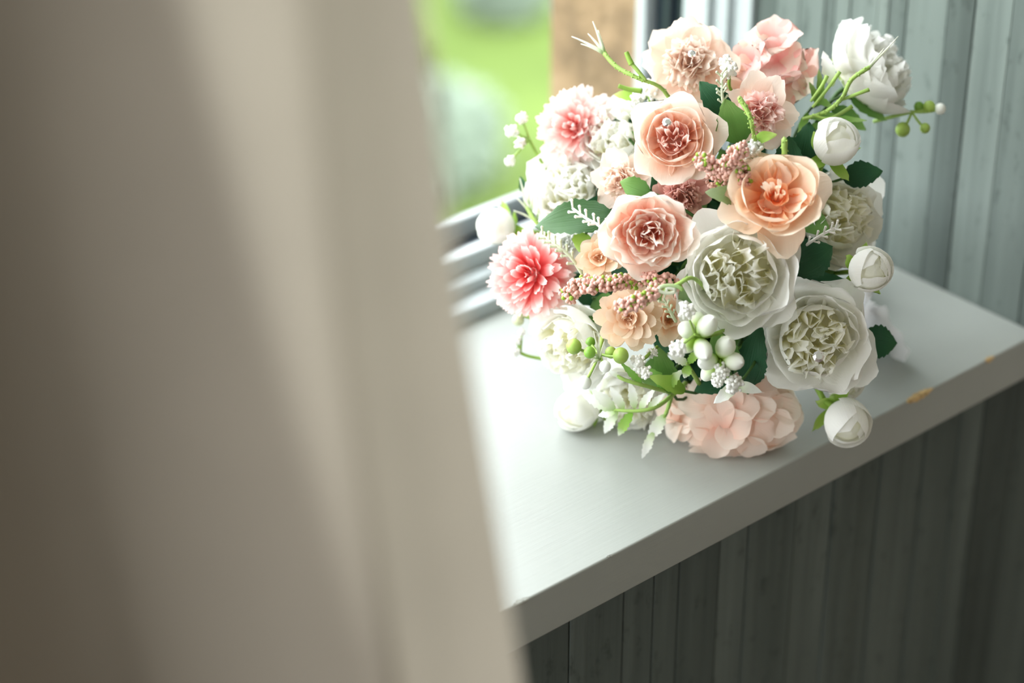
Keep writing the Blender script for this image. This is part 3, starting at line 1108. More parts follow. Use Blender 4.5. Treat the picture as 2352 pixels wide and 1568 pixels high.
# ---- white peonies
peony('white peony with creamy ruffled heart, in the middle of the bouquet between peach roses', 1698, 624, 0.095, 130, (-0.02, -0.02), 11)
pB = peony('white peony with a crystal pin in its heart, above the front edge of the sill', 1884, 768, 0.065, 128, (0.10, -0.16), 12, inner_a=-12)
peony('white peony turned to the right, behind the orange peach rose', 1922, 486, 0.025, 122, (0.55, 0.0), 13, ncore=34)
peony('white peony facing down to the sill, beneath the coral chrysanthemum', 1316, 805, 0.035, 106, (-0.75, -0.55), 14, inner_a=2)
peony('big white garden rose seen from its side, rising beside the timber wall', 1990, 146, -0.02, 134, (1.15, 0.70, 0.30), 15, name='white_garden_rose', open_=0.3, inner_a=2, guard_a=40, guard=6, ncore=30, core_mat=M_WHITE)
peony('white peony in bright backlight beside the window', 1296, 440, 0.0, 104, (-0.35, 0.35), 16, core_mat=M_WHITE)
peony('white peony tucked behind the peach rose in backlight', 1398, 318, 0.005, 96, (-0.4, 0.3), 17, core_mat=M_WHITE)
peony('white peony resting on the sill under frosted fern leaves', 1462, 925, 0.0, 92, (-0.1, -0.75), 18)

# ---- peach roses
SM = dict(ruf=0.07, nr=1.6, hug=1.05, jag=0.025)
FR = dict(ruf=0.17, nr=2.6, hug=1.1, jag=0.05)
pK = rosette('peach rose with rosy heart, above the pink bead sprigs', 1536, 320, 0.085, 93, (-0.10, 0.06), 21,
             [(6, 0.84, 0.36, 62, -4, M_PINKIN, dict(ruf=0.12, nr=2.0, hug=1.0, jag=0.04)), (5, 1.12, 0.52, 84, -6, M_PEACH, SM), (5, 1.25, 0.62, 88, 6, M_PEACH, SM), (4, 1.34, 0.70, 92, 24, M_PEACH, SM),
              (4, 1.28, 0.62, 98, 46, M_PEACH, dict(ruf=0.08, nr=1.6, hug=1.3, jag=0.03, curl=25))], 'peach_rose', core_mat=M_PINKIN, core_n=14, core_L=0.72, core_W=0.2, core_spread=0.32)
rosette('frilled coral peach rose in the middle of the bouquet', 1490, 542, 0.10, 101, (0.02, -0.06), 22,
        [(5, 0.80, 0.32, 50, 0, M_CORAL, FR), (6, 0.95, 0.40, 70, 6, M_CORAL, FR), (6, 1.08, 0.50, 80, 12, M_CORAL, FR), (5, 1.22, 0.58, 88, 18, M_CORAL, FR), (5, 1.30, 0.66, 94, 34, M_CORAL, dict(ruf=0.12, nr=2.2, hug=1.15, jag=0.05))],
        'peach_rose', ry=0.92, core_mat=M_CORAL, core_n=9, core_L=0.66, core_W=0.24, core_spread=0.26, core_ruf=0.5)
rosette('orange peach rose with a deep open cup', 1776, 436, 0.105, 106, (0.0, 0.30), 23,
        [(5, 0.58, 0.22, 40, 18, M_ORANGED, dict(ruf=0.16, nr=2.0, hug=0.9, jag=0.06)), (3, 0.84, 0.34, 74, 14, M_ORANGE, dict(ruf=0.12, nr=2.0, hug=1.0, jag=0.05)), (5, 1.22, 0.60, 88, 4, M_ORANGE, SM), (4, 1.36, 0.72, 92, 16, M_ORANGE, SM),
         (4, 1.26, 0.56, 104, 70, M_ORANGE, dict(ruf=0.08, nr=1.6, hug=1.5, jag=0.03))],
        'peach_rose', core_mat=M_ORANGE, core_n=6, core_L=0.66, core_W=0.13, core_spread=0.16, core_ruf=0.2)

# ---- carnations
pN = carnation('pale peach carnation with a crystal pin, beside pink hydrangea', 1566, 146, 0.03, 108, (-0.05, 0.1), 31, M_BLUSH, M_BLUSH, 8, gw=0.5)
carnation('pink carnation below the pink hydrangea', 1728, 255, 0.06, 90, (0.05, 0.0), 32, M_PINK, M_BLUSH, 7)
carnation('pale blush carnation squeezed between white peony and peach rose', 1418, 420, 0.05, 76, (-0.2, 0.0), 33, M_BLUSH, M_BLUSH, 6)
carnation('dusty rose carnation deep between three peach roses', 1562, 452, 0.055, 74, (0.0, -0.25), 34, M_DUSTY, M_DUSTY, 6)

carnation('pale lime filler bloom between coral chrysanthemum and dark pointed leaf', 1300, 568, 0.035, 50, (-0.2, 0.1), 35, M_FERN, M_FERN, 6, name='lime_bloom')

# ---- chrysanthemums
mum('coral pink chrysanthemum at the left of the bouquet', 1222, 646, 0.03, 112, (-0.25, 0.0), 41, M_MUMC)
mum('pale pink chrysanthemum in backlight against the garden', 1312, 303, -0.005, 104, (-0.15, 0.05), 42, M_MUMP)

# ---- hydrangeas
BR = dict(ruf=0.10, nr=1.5, hug=2.6, jag=0.02, base=0.3, blunt=0.5, shape=0.64)
BC_ = dict(ruf=0.10, nr=1.6, hug=1.6, jag=0.02, base=0.3, blunt=0.5, shape=0.64)
hydrangea('pink hydrangea with veined petals, topmost in the bouquet', 1748, 150, 0.015, 108, (0.05, 0.15), 51, M_PINK, florets=6, fr=0.64, cover=0.8, mats=[M_PINK, M_PINK, M_BLUSH], pw=0.66)
mophead('large blush hydrangea resting on the sill', 1694, 955, 0.020, 158, (0.0, -0.22), 57, 46)
rosette('small beige hydrangea left of the frilled coral rose', 1378, 600, 0.07, 58, (-0.1, 0.1), 53,
        [(5, 0.7, 0.36, 30, 30, M_BEIGE, BC_), (6, 0.9, 0.4, 55, 60, M_BEIGE, BC_), (7, 1.02, 0.4, 80, 90, M_BEIGE, BC_)], 'hydrangea', sep=False, core_n=5)
rosette('beige hydrangea with many petals beneath the pink bead sprigs', 1450, 738, 0.086, 74, (-0.05, -0.05), 54,
        [(6, 0.66, 0.22, 22, 30, M_BEIGE, BC_), (8, 0.84, 0.24, 42, 52, M_BEIGE, BC_), (10, 0.96, 0.25, 60, 70, M_BEIGE, BC_), (11, 1.02, 0.25, 76, 90, M_BEIGE, BC_), (10, 1.0, 0.25, 92, 112, M_BEIGE, BC_)], 'hydrangea', sep=False, core_n=6, core_L=0.5)
rosette('small beige hydrangea beside the white tipped pods', 1545, 735, 0.068, 62, (0.1, -0.05), 55,
        [(6, 0.7, 0.24, 25, 30, M_BEIGE, BC_), (8, 0.9, 0.27, 52, 58, M_BEIGE, BC_), (9, 1.0, 0.27, 76, 88, M_BEIGE, BC_)], 'hydrangea', sep=False, core_n=6, core_L=0.5)

# ---- rosebuds
bud('white rosebud with lime sepals, against the timber wall', 1906, 314, 0.05, 52, (0.25, 0.55), 61)
bud('white rosebud above the satin handle', 1997, 603, 0.06, 49, (0.28, 0.06), 62)
bud('white rosebud on a bent stem hanging over the front edge of the sill', 1961, 955, 0.032, 53, (0.32, -0.60), 63, stem=[at(1906, 905, 0.024), at(1885, 868, 0.018), at(1868, 800, 0.0), at(1800, 700, -0.02), BIND])
bud('white rosebud lying on the sill under the frosted fern', 1340, 954, 0.0, 50, (-0.65, -0.25), 64)
bud('white rosebud pointing at the window frame', 1134, 538, -0.02, 43, (-0.9, 0.1), 65)
bud('white rosebud in the shade below the peony with the crystal pin', 1950, 858, 0.0, 46, (0.45, -0.45), 66)

# ---- crystal pins
def crystal(parent, px, py, w, rpx):
    r = rpx * UNIT
    n = 8
    V = [(0, 0, -r * 1.0)] + [(r * math.cos(2 * PI * i / n), r * math.sin(2 * PI * i / n), 0) for i in range(n)] + \
        [(0.6 * r * math.cos(2 * PI * (i + 0.5) / n), 0.6 * r * math.sin(2 * PI * (i + 0.5) / n), 0.38 * r) for i in range(n)]
    F = [(0, 1 + (i + 1) % n, 1 + i) for i in range(n)]
    for i in range(n):
        j = (i + 1) % n
        F += [(1 + i, 1 + j, 1 + n + i), (1 + j, 1 + n + j, 1 + n + i)]
    F.append(tuple(1 + n + i for i in range(n)))
    P = at(px, py, w)
    M = frame_z(dirn(0.15, 0.25)).to_4x4()
    M.translation = P
    Mi = (Matrix.Translation(ROOT) @ parent.matrix_basis).inverted()
    g = xform((V, F, [(0, 0)] * len(V)), Mi @ M)
    o = mesh('crystal_pin', g, M_CRYSTAL, parent, smooth=False)
    o['label'] = 'clear faceted crystal pin'
    mesh('pin_shank', tubegeo([Mi @ P, Mi @ (P - dirn(0, 0) * 0.03)], 0.0005, 0.0005, 5), M_CRYSTAL, parent)


crystal(pB, 1890, 806, 0.0905, 13)
crystal(pN, 1570, 126, 0.052, 9)
crystal(pK, 1520, 284, 0.104, 10)

# ---- single leaves
for lb, p0, p1, w0, w1, wd, fc, mt, th in [
    ('long dark pointed leaf between coral chrysanthemum and coral rose', (1410, 505), (1222, 532), 0.07, 0.05, 92, (0.0, 0.45), M_LEAFD, 9),
    ('small mid green leaf above the frilled coral rose', (1490, 446), (1416, 424), 0.095, 0.085, 52, (0, -0.2), M_LEAFM, 6),
    ('dark leaf between white peonies under the orange peach rose', (1815, 610), (1912, 552), 0.075, 0.065, 100, (0.1, 0.2), M_LEAF, 9),
    ('dark toothed leaf below a white rosebud, against the timber wall', (1925, 398), (2016, 376), 0.03, 0.03, 66, (0.0, 0.2), M_LEAF, 6),
    ('dark toothed leaf over the satin handle', (1985, 765), (2068, 768), 0.03, 0.025, 82, (0.2, 0.1), M_LEAF, 7),
    ('small sage leaf beside the dusty rose carnation', (1690, 452), (1616, 440), 0.09, 0.105, 44, (0, 0.2), M_LEAFS, 5),
    ('grey green toothed leaf beside the pink carnation', (1690, 325), (1650, 228), 0.07, 0.085, 84, (-0.1, 0.0), M_LEAFM, 6),
    ('dark leaf under the pale peach carnation', (1660, 262), (1590, 188), 0.06, 0.062, 62, (0.1, -0.2), M_LEAF, 6),
    ('sage blade below the frilled coral rose', (1588, 712), (1582, 632), 0.075, 0.095, 42, (0, 0), M_LEAFS, 0),
    ('dark leaf running to the rosebud above the handle', (1815, 650), (1965, 634), 0.05, 0.045, 56, (0, 0.35), M_LEAF, 6),
    ('dark leaf between the pods and the peony with the crystal pin', (1735, 880), (1752, 738), 0.05, 0.075, 76, (-0.2, 0), M_LEAF, 9),
    ('mid green leaf behind the white tipped pods', (1690, 850), (1650, 745), 0.06, 0.075, 70, (0, 0), M_LEAFM, 6),
    ('dark leaf behind the orange peach rose', (1800, 420), (1800, 305), 0.05, 0.055, 80, (0, 0), M_LEAF, 7),
    ('dark leaf between pink carnation and rosebud', (1830, 390), (1845, 270), 0.03, 0.03, 70, (0, 0), M_LEAF, 7),
    ('mid green leaf below the white garden rose', (1890, 235), (1975, 285), -0.005, -0.01, 44, (0, 0.3), M_LEAFM, 5),
    ('mid green leaf under the garden rose cup', (1935, 215), (2020, 262), -0.01, -0.02, 40, (0, 0.3), M_LEAFM, 4),
    ('green leaf behind frosted fern at the sill', (1560, 905), (1520, 800), 0.04, 0.06, 60, (0, 0), M_LEAFM, 5),
    ('lime leaf beside the frosted fern', (1590, 900), (1505, 868), 0.05, 0.065, 40, (0, 0.3), M_SEPAL, 4),
    ('dark leaf above the blush hydrangea', (1700, 850), (1610, 900), 0.045, 0.05, 60, (0, -0.1), M_LEAF, 6),
    ('pale bract hanging under the white knobs', (1705, 880), (1655, 925), 0.075, 0.075, 30, (0, 0.1), M_FERN, 4),
    ('pale bract pointing right under the white knobs', (1700, 880), (1765, 893), 0.07, 0.07, 26, (0, 0.3), M_FERN, 0),
    ('lime leaf over the white peony in backlight', (1460, 230), (1395, 225), 0.01, 0.01, 30, (0, 0.3), M_SEPAL, 4),
    ('dark blue green leaf at the window frame', (1205, 470), (1188, 420), -0.02, -0.02, 22, (0, 0), M_LEAF, 4),
    ('lime leaf between pink carnation and orange peach rose', (1720, 318), (1772, 302), 0.085, 0.09, 26, (0, 0.3), M_SEPAL, 0),
    ('mid green leaf above the small beige hydrangea', (1345, 545), (1330, 590), 0.05, 0.05, 50, (-0.2, 0), M_SEPAL, 4),
]:
    leaf(lb, p0, p1, w0, w1, wd, fc, mt, th)

# ---- dark greenery filling the gaps between the heads
for s in range(17):
    rn = random.Random(200 + s)
    az = s * 2.39996
    q = 0.15 + 0.8 * math.sqrt((s + 0.5) / 17)
    c = (math.cos(az) * q, math.sin(az) * q)
    P = BC + (BU * c[0] + BV * c[1]) * 0.085 + BW * (0.055 * math.sqrt(max(0.0, 1 - q * q)) + 0.0)
    sp = sprig('greenery_spray', None, curve(BIND, (BIND + P) / 2 + BW * 0.01, P, 8), 0.0016, 0.001, M_STEMD)
    for i in range(13):
        t = rn.uniform(0.35, 1.0)
        A = BIND.lerp(P, t)
        d = (P - BC).normalized() * 0.5 + Vector((rn.gauss(0, 1), rn.gauss(0, 1), rn.gauss(0, 1))).normalized()
        L = rn.uniform(0.022, 0.036)
        B = A + d.normalized() * L
        if min(A.z, B.z) < SILL_Z + 0.012:
            B.z = max(B.z, SILL_Z + 0.012)
        r = B - BC
        if r.length > 0.096:
            B = BC + r * (0.096 / r.length)
        lim = 0.0 if (B - BC).dot(BU) < -0.03 and (B - BC).dot(BV) > 0.02 else 0.05
        B -= BW * max(0.0, (B - BC).dot(BW) - lim)
        if lim == 0.0:
            A = A - BW * max(0.0, (A - BC).dot(BW) - lim)
        piece(sp, 'leaf', leafgeo(A, B, dirn(rn.uniform(-.5, .5), rn.uniform(-.2, .6)), 0.022, 5, n=12), [M_LEAF, M_LEAFM, M_LEAF][i % 3])

# ---- spiked sprigs
def spike(parent, A, B, r=0.0013, sag=0.06):
    A, B = Vector(A), Vector(B)
    mid = (A + B) / 2 + BV * (A - B).length * sag
    pts = curve(A, mid, B, 6)
    V, F, U = tubegeo(pts, r, r * 0.18, 6)
    piece(parent, 'spike', (V, F, U), M_SPIKE)


def rough_stem(name, label, pts, r0, r1, mat=None):
    s = sprig(name, label, pts, r0, r1, mat)
    return s


def path(lst):
    P = [at(*p) for p in lst]
    out = []
    for i in range(len(P) - 1):
        p0, p1, p2, p3 = P[max(i - 1, 0)], P[i], P[i + 1], P[min(i + 2, len(P) - 1)]
        for k in range(5):
            t = k / 5
            out.append(0.5 * ((2 * p1) + (p2 - p0) * t + (2 * p0 - 5 * p1 + 4 * p2 - p3) * t * t + (3 * p1 - p0 - 3 * p2 + p3) * t ** 3))
    out.append(P[-1])
    return out


def thorns(parent, pts, r, seed, mat):
    rn = random.Random(seed)
    gs = []
    for p in pts[2:]:
        for _ in range(3):
            d = Vector((rn.gauss(0, 1), rn.gauss(0, 1), rn.gauss(0, 1))).normalized()
            gs.append(ballgeo(p + d * r, 0.0006, nu=5, nv=4))
    o = piece(parent, 'thorn', join(gs), mat)
    o['kind'] = 'stuff'


M_GSTEM = plain_mat('pale_green_stem', (158, 190, 96), 0.5, 0.4, 0.08, 90, transl=0.15)
p = path([(1560, 300, 0.03), (1510, 212, 0.045), (1450, 186, 0.05), (1400, 162, 0.045), (1370, 132, 0.04)])
s1 = rough_stem('spiked_sprig', 'pale thorny sprig with white spikes reaching over the sandstone', p, 0.0012, 0.0014, M_GSTEM)
thorns(s1, p, 0.0013, 1, M_GSTEM)
for q in [(1293, 96), (1340, 60), (1353, 79), (1315, 112), (1330, 88), (1345, 104)]:
    spike(s1, at(1370, 132, 0.04), at(q[0], q[1], 0.035), 0.0013)
p = path([(1468, 192, 0.05), (1445, 165, 0.05), (1432, 152, 0.05)])
piece(s1, 'side_twig', tubegeo(p, 0.0012, 0.0012), M_GSTEM)
piece(s1, 'green_tip', tubegeo(path([(1434, 155, 0.05), (1426, 140, 0.05), (1420, 127, 0.05)]), 0.0019, 0.0014), M_STEM)
piece(s1, 'green_tip', tubegeo(path([(1460, 215, 0.03), (1430, 212, 0.03), (1405, 205, 0.03)]), 0.0017, 0.0013), M_STEM)

p = path([(1830, 265, 0.02), (1880, 247, 0.03), (1915, 215, 0.035), (1935, 172, 0.035), (1972, 144, 0.035)])
s2 = rough_stem('spiked_sprig', 'green thorny sprig with white spikes in front of the garden rose', p, 0.0012, 0.0014, M_GSTEM)
thorns(s2, p, 0.0013, 2, M_GSTEM)
for q in [(2036, 70), (2005, 98), (2000, 112), (1990, 122)]:
    spike(s2, at(1972, 144, 0.035), at(q[0], q[1], 0.035), 0.0011, -0.03)
for pts in ([(1905, 222, 0.03), (1940, 208, 0.035), (1976, 193, 0.035)], [(1850, 238, 0.03), (1885, 190, 0.03), (1908, 155, 0.03)], [(1845, 225, 0.03), (1868, 190, 0.03), (1880, 165, 0.03)],
            [(1850, 255, 0.03), (1890, 262, 0.03), (1940, 232, 0.03)]):
    piece(s2, 'side_twig', tubegeo(path(pts), 0.0009, 0.0013), M_GSTEM)
for A, B in [((1845, 262), (1925, 262)), ((1850, 275), (1900, 300)), ((1860, 250), (1945, 275)), ((1850, 215), (1900, 240)), ((1840, 250), (1820, 310)), ((1875, 270), (1975, 262)), ((1865, 235), (1840, 180)), ((1870, 230), (1860, 150))]:
    piece(s2, 'leaf', leafgeo(at(A[0], A[1], 0.01), at(B[0], B[1], 0.015), dirn(0, 0.4), 20 * UNIT, 4, 0.2), M_LEAFL)
piece(s2, 'leaf', leafgeo(at(1893, 190, 0.02), at(1868, 108, 0.02), dirn(0, 0), 34 * UNIT, 5, 0.25), M_FERN)

p = path([(1735, 345, 0.07), (1718, 300, 0.095), (1708, 262, 0.1), (1684, 224, 0.098)])
s3 = rough_stem('curly_sprig', 'curly pale green tendril over the pink carnation', p, 0.0010, 0.0016, M_GSTEM)
thorns(s3, p, 0.0021, 3, M_GSTEM)
p = path([(1790, 400, 0.06), (1791, 360, 0.095), (1790, 316, 0.1)])
s4 = rough_stem('curly_sprig', 'short pale tendril rising behind the orange peach rose', p, 0.0012, 0.002, M_GSTEM)
thorns(s4, p, 0.0019, 4, M_GSTEM)
p = path([(1660, 700, 0.06), (1600, 640, 0.11), (1560, 655, 0.118), (1520, 676, 0.118)])
s5 = rough_stem('curly_sprig', 'pale green sprig ending in an oval coil over pink beads', p, 0.0012, 0.0013, M_GSTEM)
piece(s5, 'oval_coil', tubegeo([at(1541 + (32 - 3.2 * k * 0.35) * math.cos(k * 0.42), 668 - (12 - 1.2 * k * 0.35) * math.sin(k * 0.42), 0.119) for k in range(26)], 0.0012, 0.001), M_SPIKE)

# needles at the window side
p = path([(1250, 545, 0.0), (1225, 520, 0.0), (1205, 490, -0.005)])
s6 = rough_stem('needle_sprig', 'spray of white needles beside the window frame', p, 0.0014, 0.0012, M_GSTEM)
for A, B in [((1205, 490), (1187, 425)), ((1210, 495), (1208, 410)), ((1212, 500), (1180, 470)), ((1225, 520), (1175, 500)), ((1215, 505), (1222, 430)), ((1230, 525), (1240, 440)), ((1222, 515), (1190, 455))]:
    spike(s6, at(A[0], A[1], -0.005), at(B[0], B[1], -0.003), 0.0011)

# ---- white coral twigs
def coral(name, label, pts, n, seed, size=6.5, mat=None):
    rn = random.Random(seed)
    p = path(pts)
    s = sprig(name, label, p, 0.0011, 0.0008, mat or M_KNOB)
    for i in range(n):
        q = p[int((0.25 + 0.75 * i / max(1, n - 1)) * (len(p) - 1))]
        sd = 1 if i % 2 else -1
        ax = (p[-1] - p[0]).normalized()
        lat = ax.cross(BW).normalized()
        B = q + (lat * sd * 0.8 + ax * 0.9 + BW * rn.uniform(-0.1, 0.5)).normalized() * size * 2.6 * UNIT
        g = tubegeo([q, q.lerp(B, 0.5), q.lerp(B, 0.8), B], size * 0.3 * UNIT, size * 0.45 * UNIT, 6)
        g = join([g, ballgeo(B, size * 0.55 * UNIT, nu=7, nv=5)])
        piece(s, 'nub', g, mat or M_KNOB)
    return s


coral('coral_twig', 'white coral shaped twig over the dark leaf', [(1400, 560, 0.08), (1375, 528, 0.085), (1345, 512, 0.085), (1312, 490, 0.082)], 10, 1, 7)
coral('coral_twig', 'pale coral shaped twig beside the coral chrysanthemum', [(1340, 640, 0.06), (1310, 600, 0.065), (1275, 575, 0.065), (1245, 555, 0.06)], 12, 2, 7, M_PALEG)
coral('coral_twig', 'cream coral shaped twig over the white peony turned to the right', [(1840, 560, 0.07), (1880, 530, 0.075), (1915, 510, 0.07)], 9, 3, 6, M_KNOB)
coral('coral_twig', 'pale twig beside the pale peach carnation', [(1650, 250, 0.06), (1643, 215, 0.065), (1640, 170, 0.06)], 10, 4, 6, M_PALEG)
coral('coral_twig', 'pale twig beside the beige hydrangea and pods', [(1560, 740, 0.08), (1545, 715, 0.09), (1530, 690, 0.09)], 8, 5, 6, M_PALEG)

# ---- pink bead sprigs
def beads(label, pts, rpx, seed, n):
    rn = random.Random(seed)
    p = path(pts)
    s = sprig('bead_sprig', label, p, 0.0011, 0.0009, M_STEM)
    pink, green = [], []
    for i in range(int(n * 1.7)):
        c = p[rn.randrange(len(p) // 4, len(p))]
        d = Vector((rn.gauss(0, 1), rn.gauss(0, 1), rn.gauss(0, 1))).normalized()
        c = c + d * rpx * UNIT * rn.uniform(0.75, 1.05)
        (green if rn.random() < 0.13 else pink).append(ballgeo(c, rn.uniform(3.8, 5.6) * UNIT, nu=7, nv=5))
    o = piece(s, 'pink_bead', join(pink), M_BEAD)
    o['kind'] = 'stuff'
    if green:
        o = piece(s, 'lime_bead', join(green), M_BEADG)
        o['kind'] = 'stuff'
    for i in range(3):
        c = p[rn.randrange(len(p))]
        B = c + Vector((rn.gauss(0, 1), rn.gauss(0, 1), rn.gauss(0, 1))).normalized() * 26 * UNIT
        piece(s, 'bract', leafgeo(c, B, BW, 9 * UNIT, 0, n=8), M_SEPAL)


beads('pink bead sprig between peach rose and orange rose', [(1640, 430, 0.07), (1630, 385, 0.1), (1605, 368, 0.105)], 19, 71, 90)
beads('pink bead sprig leaning on the orange peach rose', [(1650, 430, 0.07), (1660, 378, 0.105), (1688, 340, 0.105)], 20, 72, 110)
beads('pink bead sprig dipping behind the orange peach rose', [(1660, 420, 0.07), (1690, 385, 0.1), (1702, 405, 0.1)], 17, 73, 80)
beads('lime and pink bead sprig beside the coral chrysanthemum', [(1380, 660, 0.06), (1335, 665, 0.085), (1312, 690, 0.085)], 19, 74, 110)
beads('pink bead sprig above the beige hydrangea', [(1475, 650, 0.075), (1425, 655, 0.1), (1352, 668, 0.1)], 17, 75, 150)
beads('pink bead sprig lying over the beige hydrangea', [(1530, 640, 0.08), (1500, 680, 0.118), (1436, 712, 0.118)], 17, 76, 160)
beads('pink bead sprig under the frilled coral rose', [(1580, 690, 0.06), (1545, 650, 0.095), (1480, 645, 0.095)], 15, 77, 120)

# ---- white tipped pods
def pod_cluster(label, ctr, stem_pts, pods):
    s = sprig('pod_sprig', label, path(stem_pts), 0.0015, 0.0013, M_GSTEM)
    A = at(*ctr)
    for (x, y, w, wide) in pods:
        B = at(x, y, w)
        d = B - A
        L = d.length * 1.5
        M = frame_z(d).to_4x4()
        M.translation = A
        V, F, U = [], [], []
        for j in range(11):
            t = j / 10
            r = wide * UNIT * math.sin(PI * min(1, t) ** 1.35) ** 0.62 if 0 < t < 1 else 0.0
            for i in range(14):
                th = 2 * PI * i / 14
                V.append((r * math.cos(th), r * math.sin(th), L * t))
                U.append((i / 14, t))
        for j in range(10):
            for i in range(14):
                F.append((j * 14 + i, j * 14 + (i + 1) % 14, (j + 1) * 14 + (i + 1) % 14, (j + 1) * 14 + i))
        piece(s, 'pod', xform((V, F, U), M), M_POD)
    return s


pod_cluster('cluster of white tipped green pods above the blush hydrangea', (1612, 774, 0.105), [(1700, 720, 0.05), (1668, 758, 0.09), (1612, 774, 0.105)],
            [(1635, 743, 0.118, 21), (1584, 756, 0.112, 19), (1627, 806, 0.118, 20), (1586, 795, 0.1, 18), (1612, 735, 0.095, 17)])
pod_cluster('cluster of pale green pods beside the peony with the crystal pin', (1665, 820, 0.098), [(1672, 740, 0.05), (1668, 790, 0.085), (1665, 820, 0.098)],
            [(1678, 790, 0.11, 22), (1700, 826, 0.108, 20), (1634, 830, 0.108, 19), (1640, 855, 0.09, 17)])

# ---- white knobbly filler flowers
def knobs(label, root, spots, name='filler_sprig'):
    s = sprig(name, label, path(root), 0.0011, 0.001, M_STEM)
    for k, (x, y, w, r) in enumerate(spots):
        rn = random.Random(int(x * 7 + y))
        C = at(x, y, w)
        end = at(*root[-1])
        piece(s, 'twig', tubegeo([end, end.lerp(C, 0.6) - BW * 0.002, C], 0.0008, 0.0007, 6), M_GSTEM)
        gs = [ballgeo(C, r * 0.62 * UNIT, nu=9, nv=7)]
        for i in range(46):
            d = Vector((rn.gauss(0, 1), rn.gauss(0, 1), rn.gauss(0, 1))).normalized()
            gs.append(ballgeo(C + d * r * UNIT * rn.uniform(0.62, 0.95), r * rn.uniform(0.15, 0.24) * UNIT, nu=6, nv=5))
        piece(s, 'knob_cluster', join(gs), M_KNOB)
    return s


knobs('two white knobbly filler blooms at the white tipped pods', [(1690, 740, 0.05), (1640, 770, 0.1), (1606, 768, 0.12)], [(1582, 713, 0.122, 20), (1568, 802, 0.12, 20)])
knobs('three white knobbly filler blooms over the blush hydrangea', [(1680, 760, 0.06), (1668, 815, 0.1), (1668, 838, 0.11)], [(1668, 850, 0.108, 20), (1662, 872, 0.1, 16), (1698, 880, 0.104, 23)])
knobs('pale knobbly filler blooms beside the green berries', [(1520, 800, 0.06), (1500, 820, 0.08), (1485, 835, 0.08)], [(1478, 838, 0.085, 19), (1494, 858, 0.085, 17), (1510, 815, 0.075, 13)])
knobs('white filler blooms standing against the garden', [(1260, 420, -0.01), (1225, 370, -0.01), (1205, 335, -0.01)], [(1185, 287, -0.01, 15), (1164, 316, -0.012, 17), (1184, 345, -0.008, 15), (1162, 386, -0.01, 14)])
knobs('small white filler blooms beside the white peony facing down', [(1260, 840, 0.0), (1225, 835, 0.0), (1205, 828, 0.0)], [(1194, 798, 0.0, 13), (1194, 826, 0.0, 13), (1206, 780, 0.0, 9)])
knobs('white filler bloom above the white peony in backlight', [(1500, 270, 0.0), (1480, 240, 0.02), (1478, 225, 0.02)], [(1478, 212, 0.02, 26), (1450, 232, 0.015, 18)])
knobs('white filler bloom under the pink hydrangea', [(1680, 230, 0.03), (1660, 200, 0.045), (1658, 180, 0.05)], [(1658, 160, 0.055, 20), (1648, 140, 0.05, 16)])
knobs('pale green filler bloom above the orange peach rose', [(1730, 400, 0.06), (1718, 360, 0.085), (1716, 352, 0.09)], [(1716, 340, 0.09, 24), (1728, 325, 0.085, 16)])

# ---- berries
def berries(label, root, spots, name='berry_sprig'):
    s = sprig(name, label, path(root), 0.0013, 0.0012, M_GSTEM)
    end = at(*root[-1])
    for (x, y, w, r, m) in spots:
        C = at(x, y, w)
        piece(s, 'twig', tubegeo(curve(end, end.lerp(C, 0.5) - BV * 0.002, C, 6), 0.0008, 0.0010, 6), M_GSTEM)
        b = piece(s, 'berry', ballgeo(C, r * UNIT, r * UNIT, r * UNIT * 1.05, 16, 12), m)
    return s


s7 = berries('sprig of green and white berries before the white peony', [(1396, 750, 0.05), (1392, 790, 0.075), (1388, 822, 0.08)],
             [(1328, 808, 0.085, 17, M_BERRY), (1437, 824, 0.09, 17.5, M_BERRY), (1365, 820, 0.092, 13, M_BERRYD), (1414, 818, 0.08, 13, M_BERRY), (1402, 851, 0.095, 13, M_BERRYW), (1357, 890, 0.075, 15, M_BERRYW), (1366, 796, 0.07, 11, M_BERRYD)])
for q in [(1372, 770), (1398, 792), (1345, 792), (1385, 775), (1340, 830), (1370, 848)]:
    spike(s7, at(1388, 835, 0.085), at(q[0], q[1], 0.095), 0.0008)
berries('sprig of berries under the white garden rose', [(1990, 265, -0.03), (2040, 250, -0.02), (2075, 240, -0.02)],
        [(2113, 227, -0.02, 14, M_BERRY), (2138, 231, -0.02, 13, M_BERRYW), (2090, 228, -0.022, 12, M_BERRYD), (2056, 281, -0.018, 17, M_BERRY), (2106, 276, -0.02, 12, M_BERRY)])
berries('two pale berries under the coral chrysanthemum', [(1250, 740, 0.0), (1225, 745, 0.0), (1210, 742, 0.0)], [(1197, 752, 0.0, 14, M_BERRYP), (1162, 714, 0.0, 11, M_BERRYW)])

# ---- frosted fern
def fern(label, stem_pts, leaves, wmul=1.0):
    s = sprig('frosted_fern', label, path(stem_pts), 0.0015, 0.001, M_GSTEM)
    for (a, b, wd, tw, mt) in leaves:
        piece(s, 'leaflet', leafgeo(at(*a), at(*b), dirn(0, 0.25), wd * UNIT, 6, 0.32, 0.08, 0.15, twist=tw), mt)
    return s


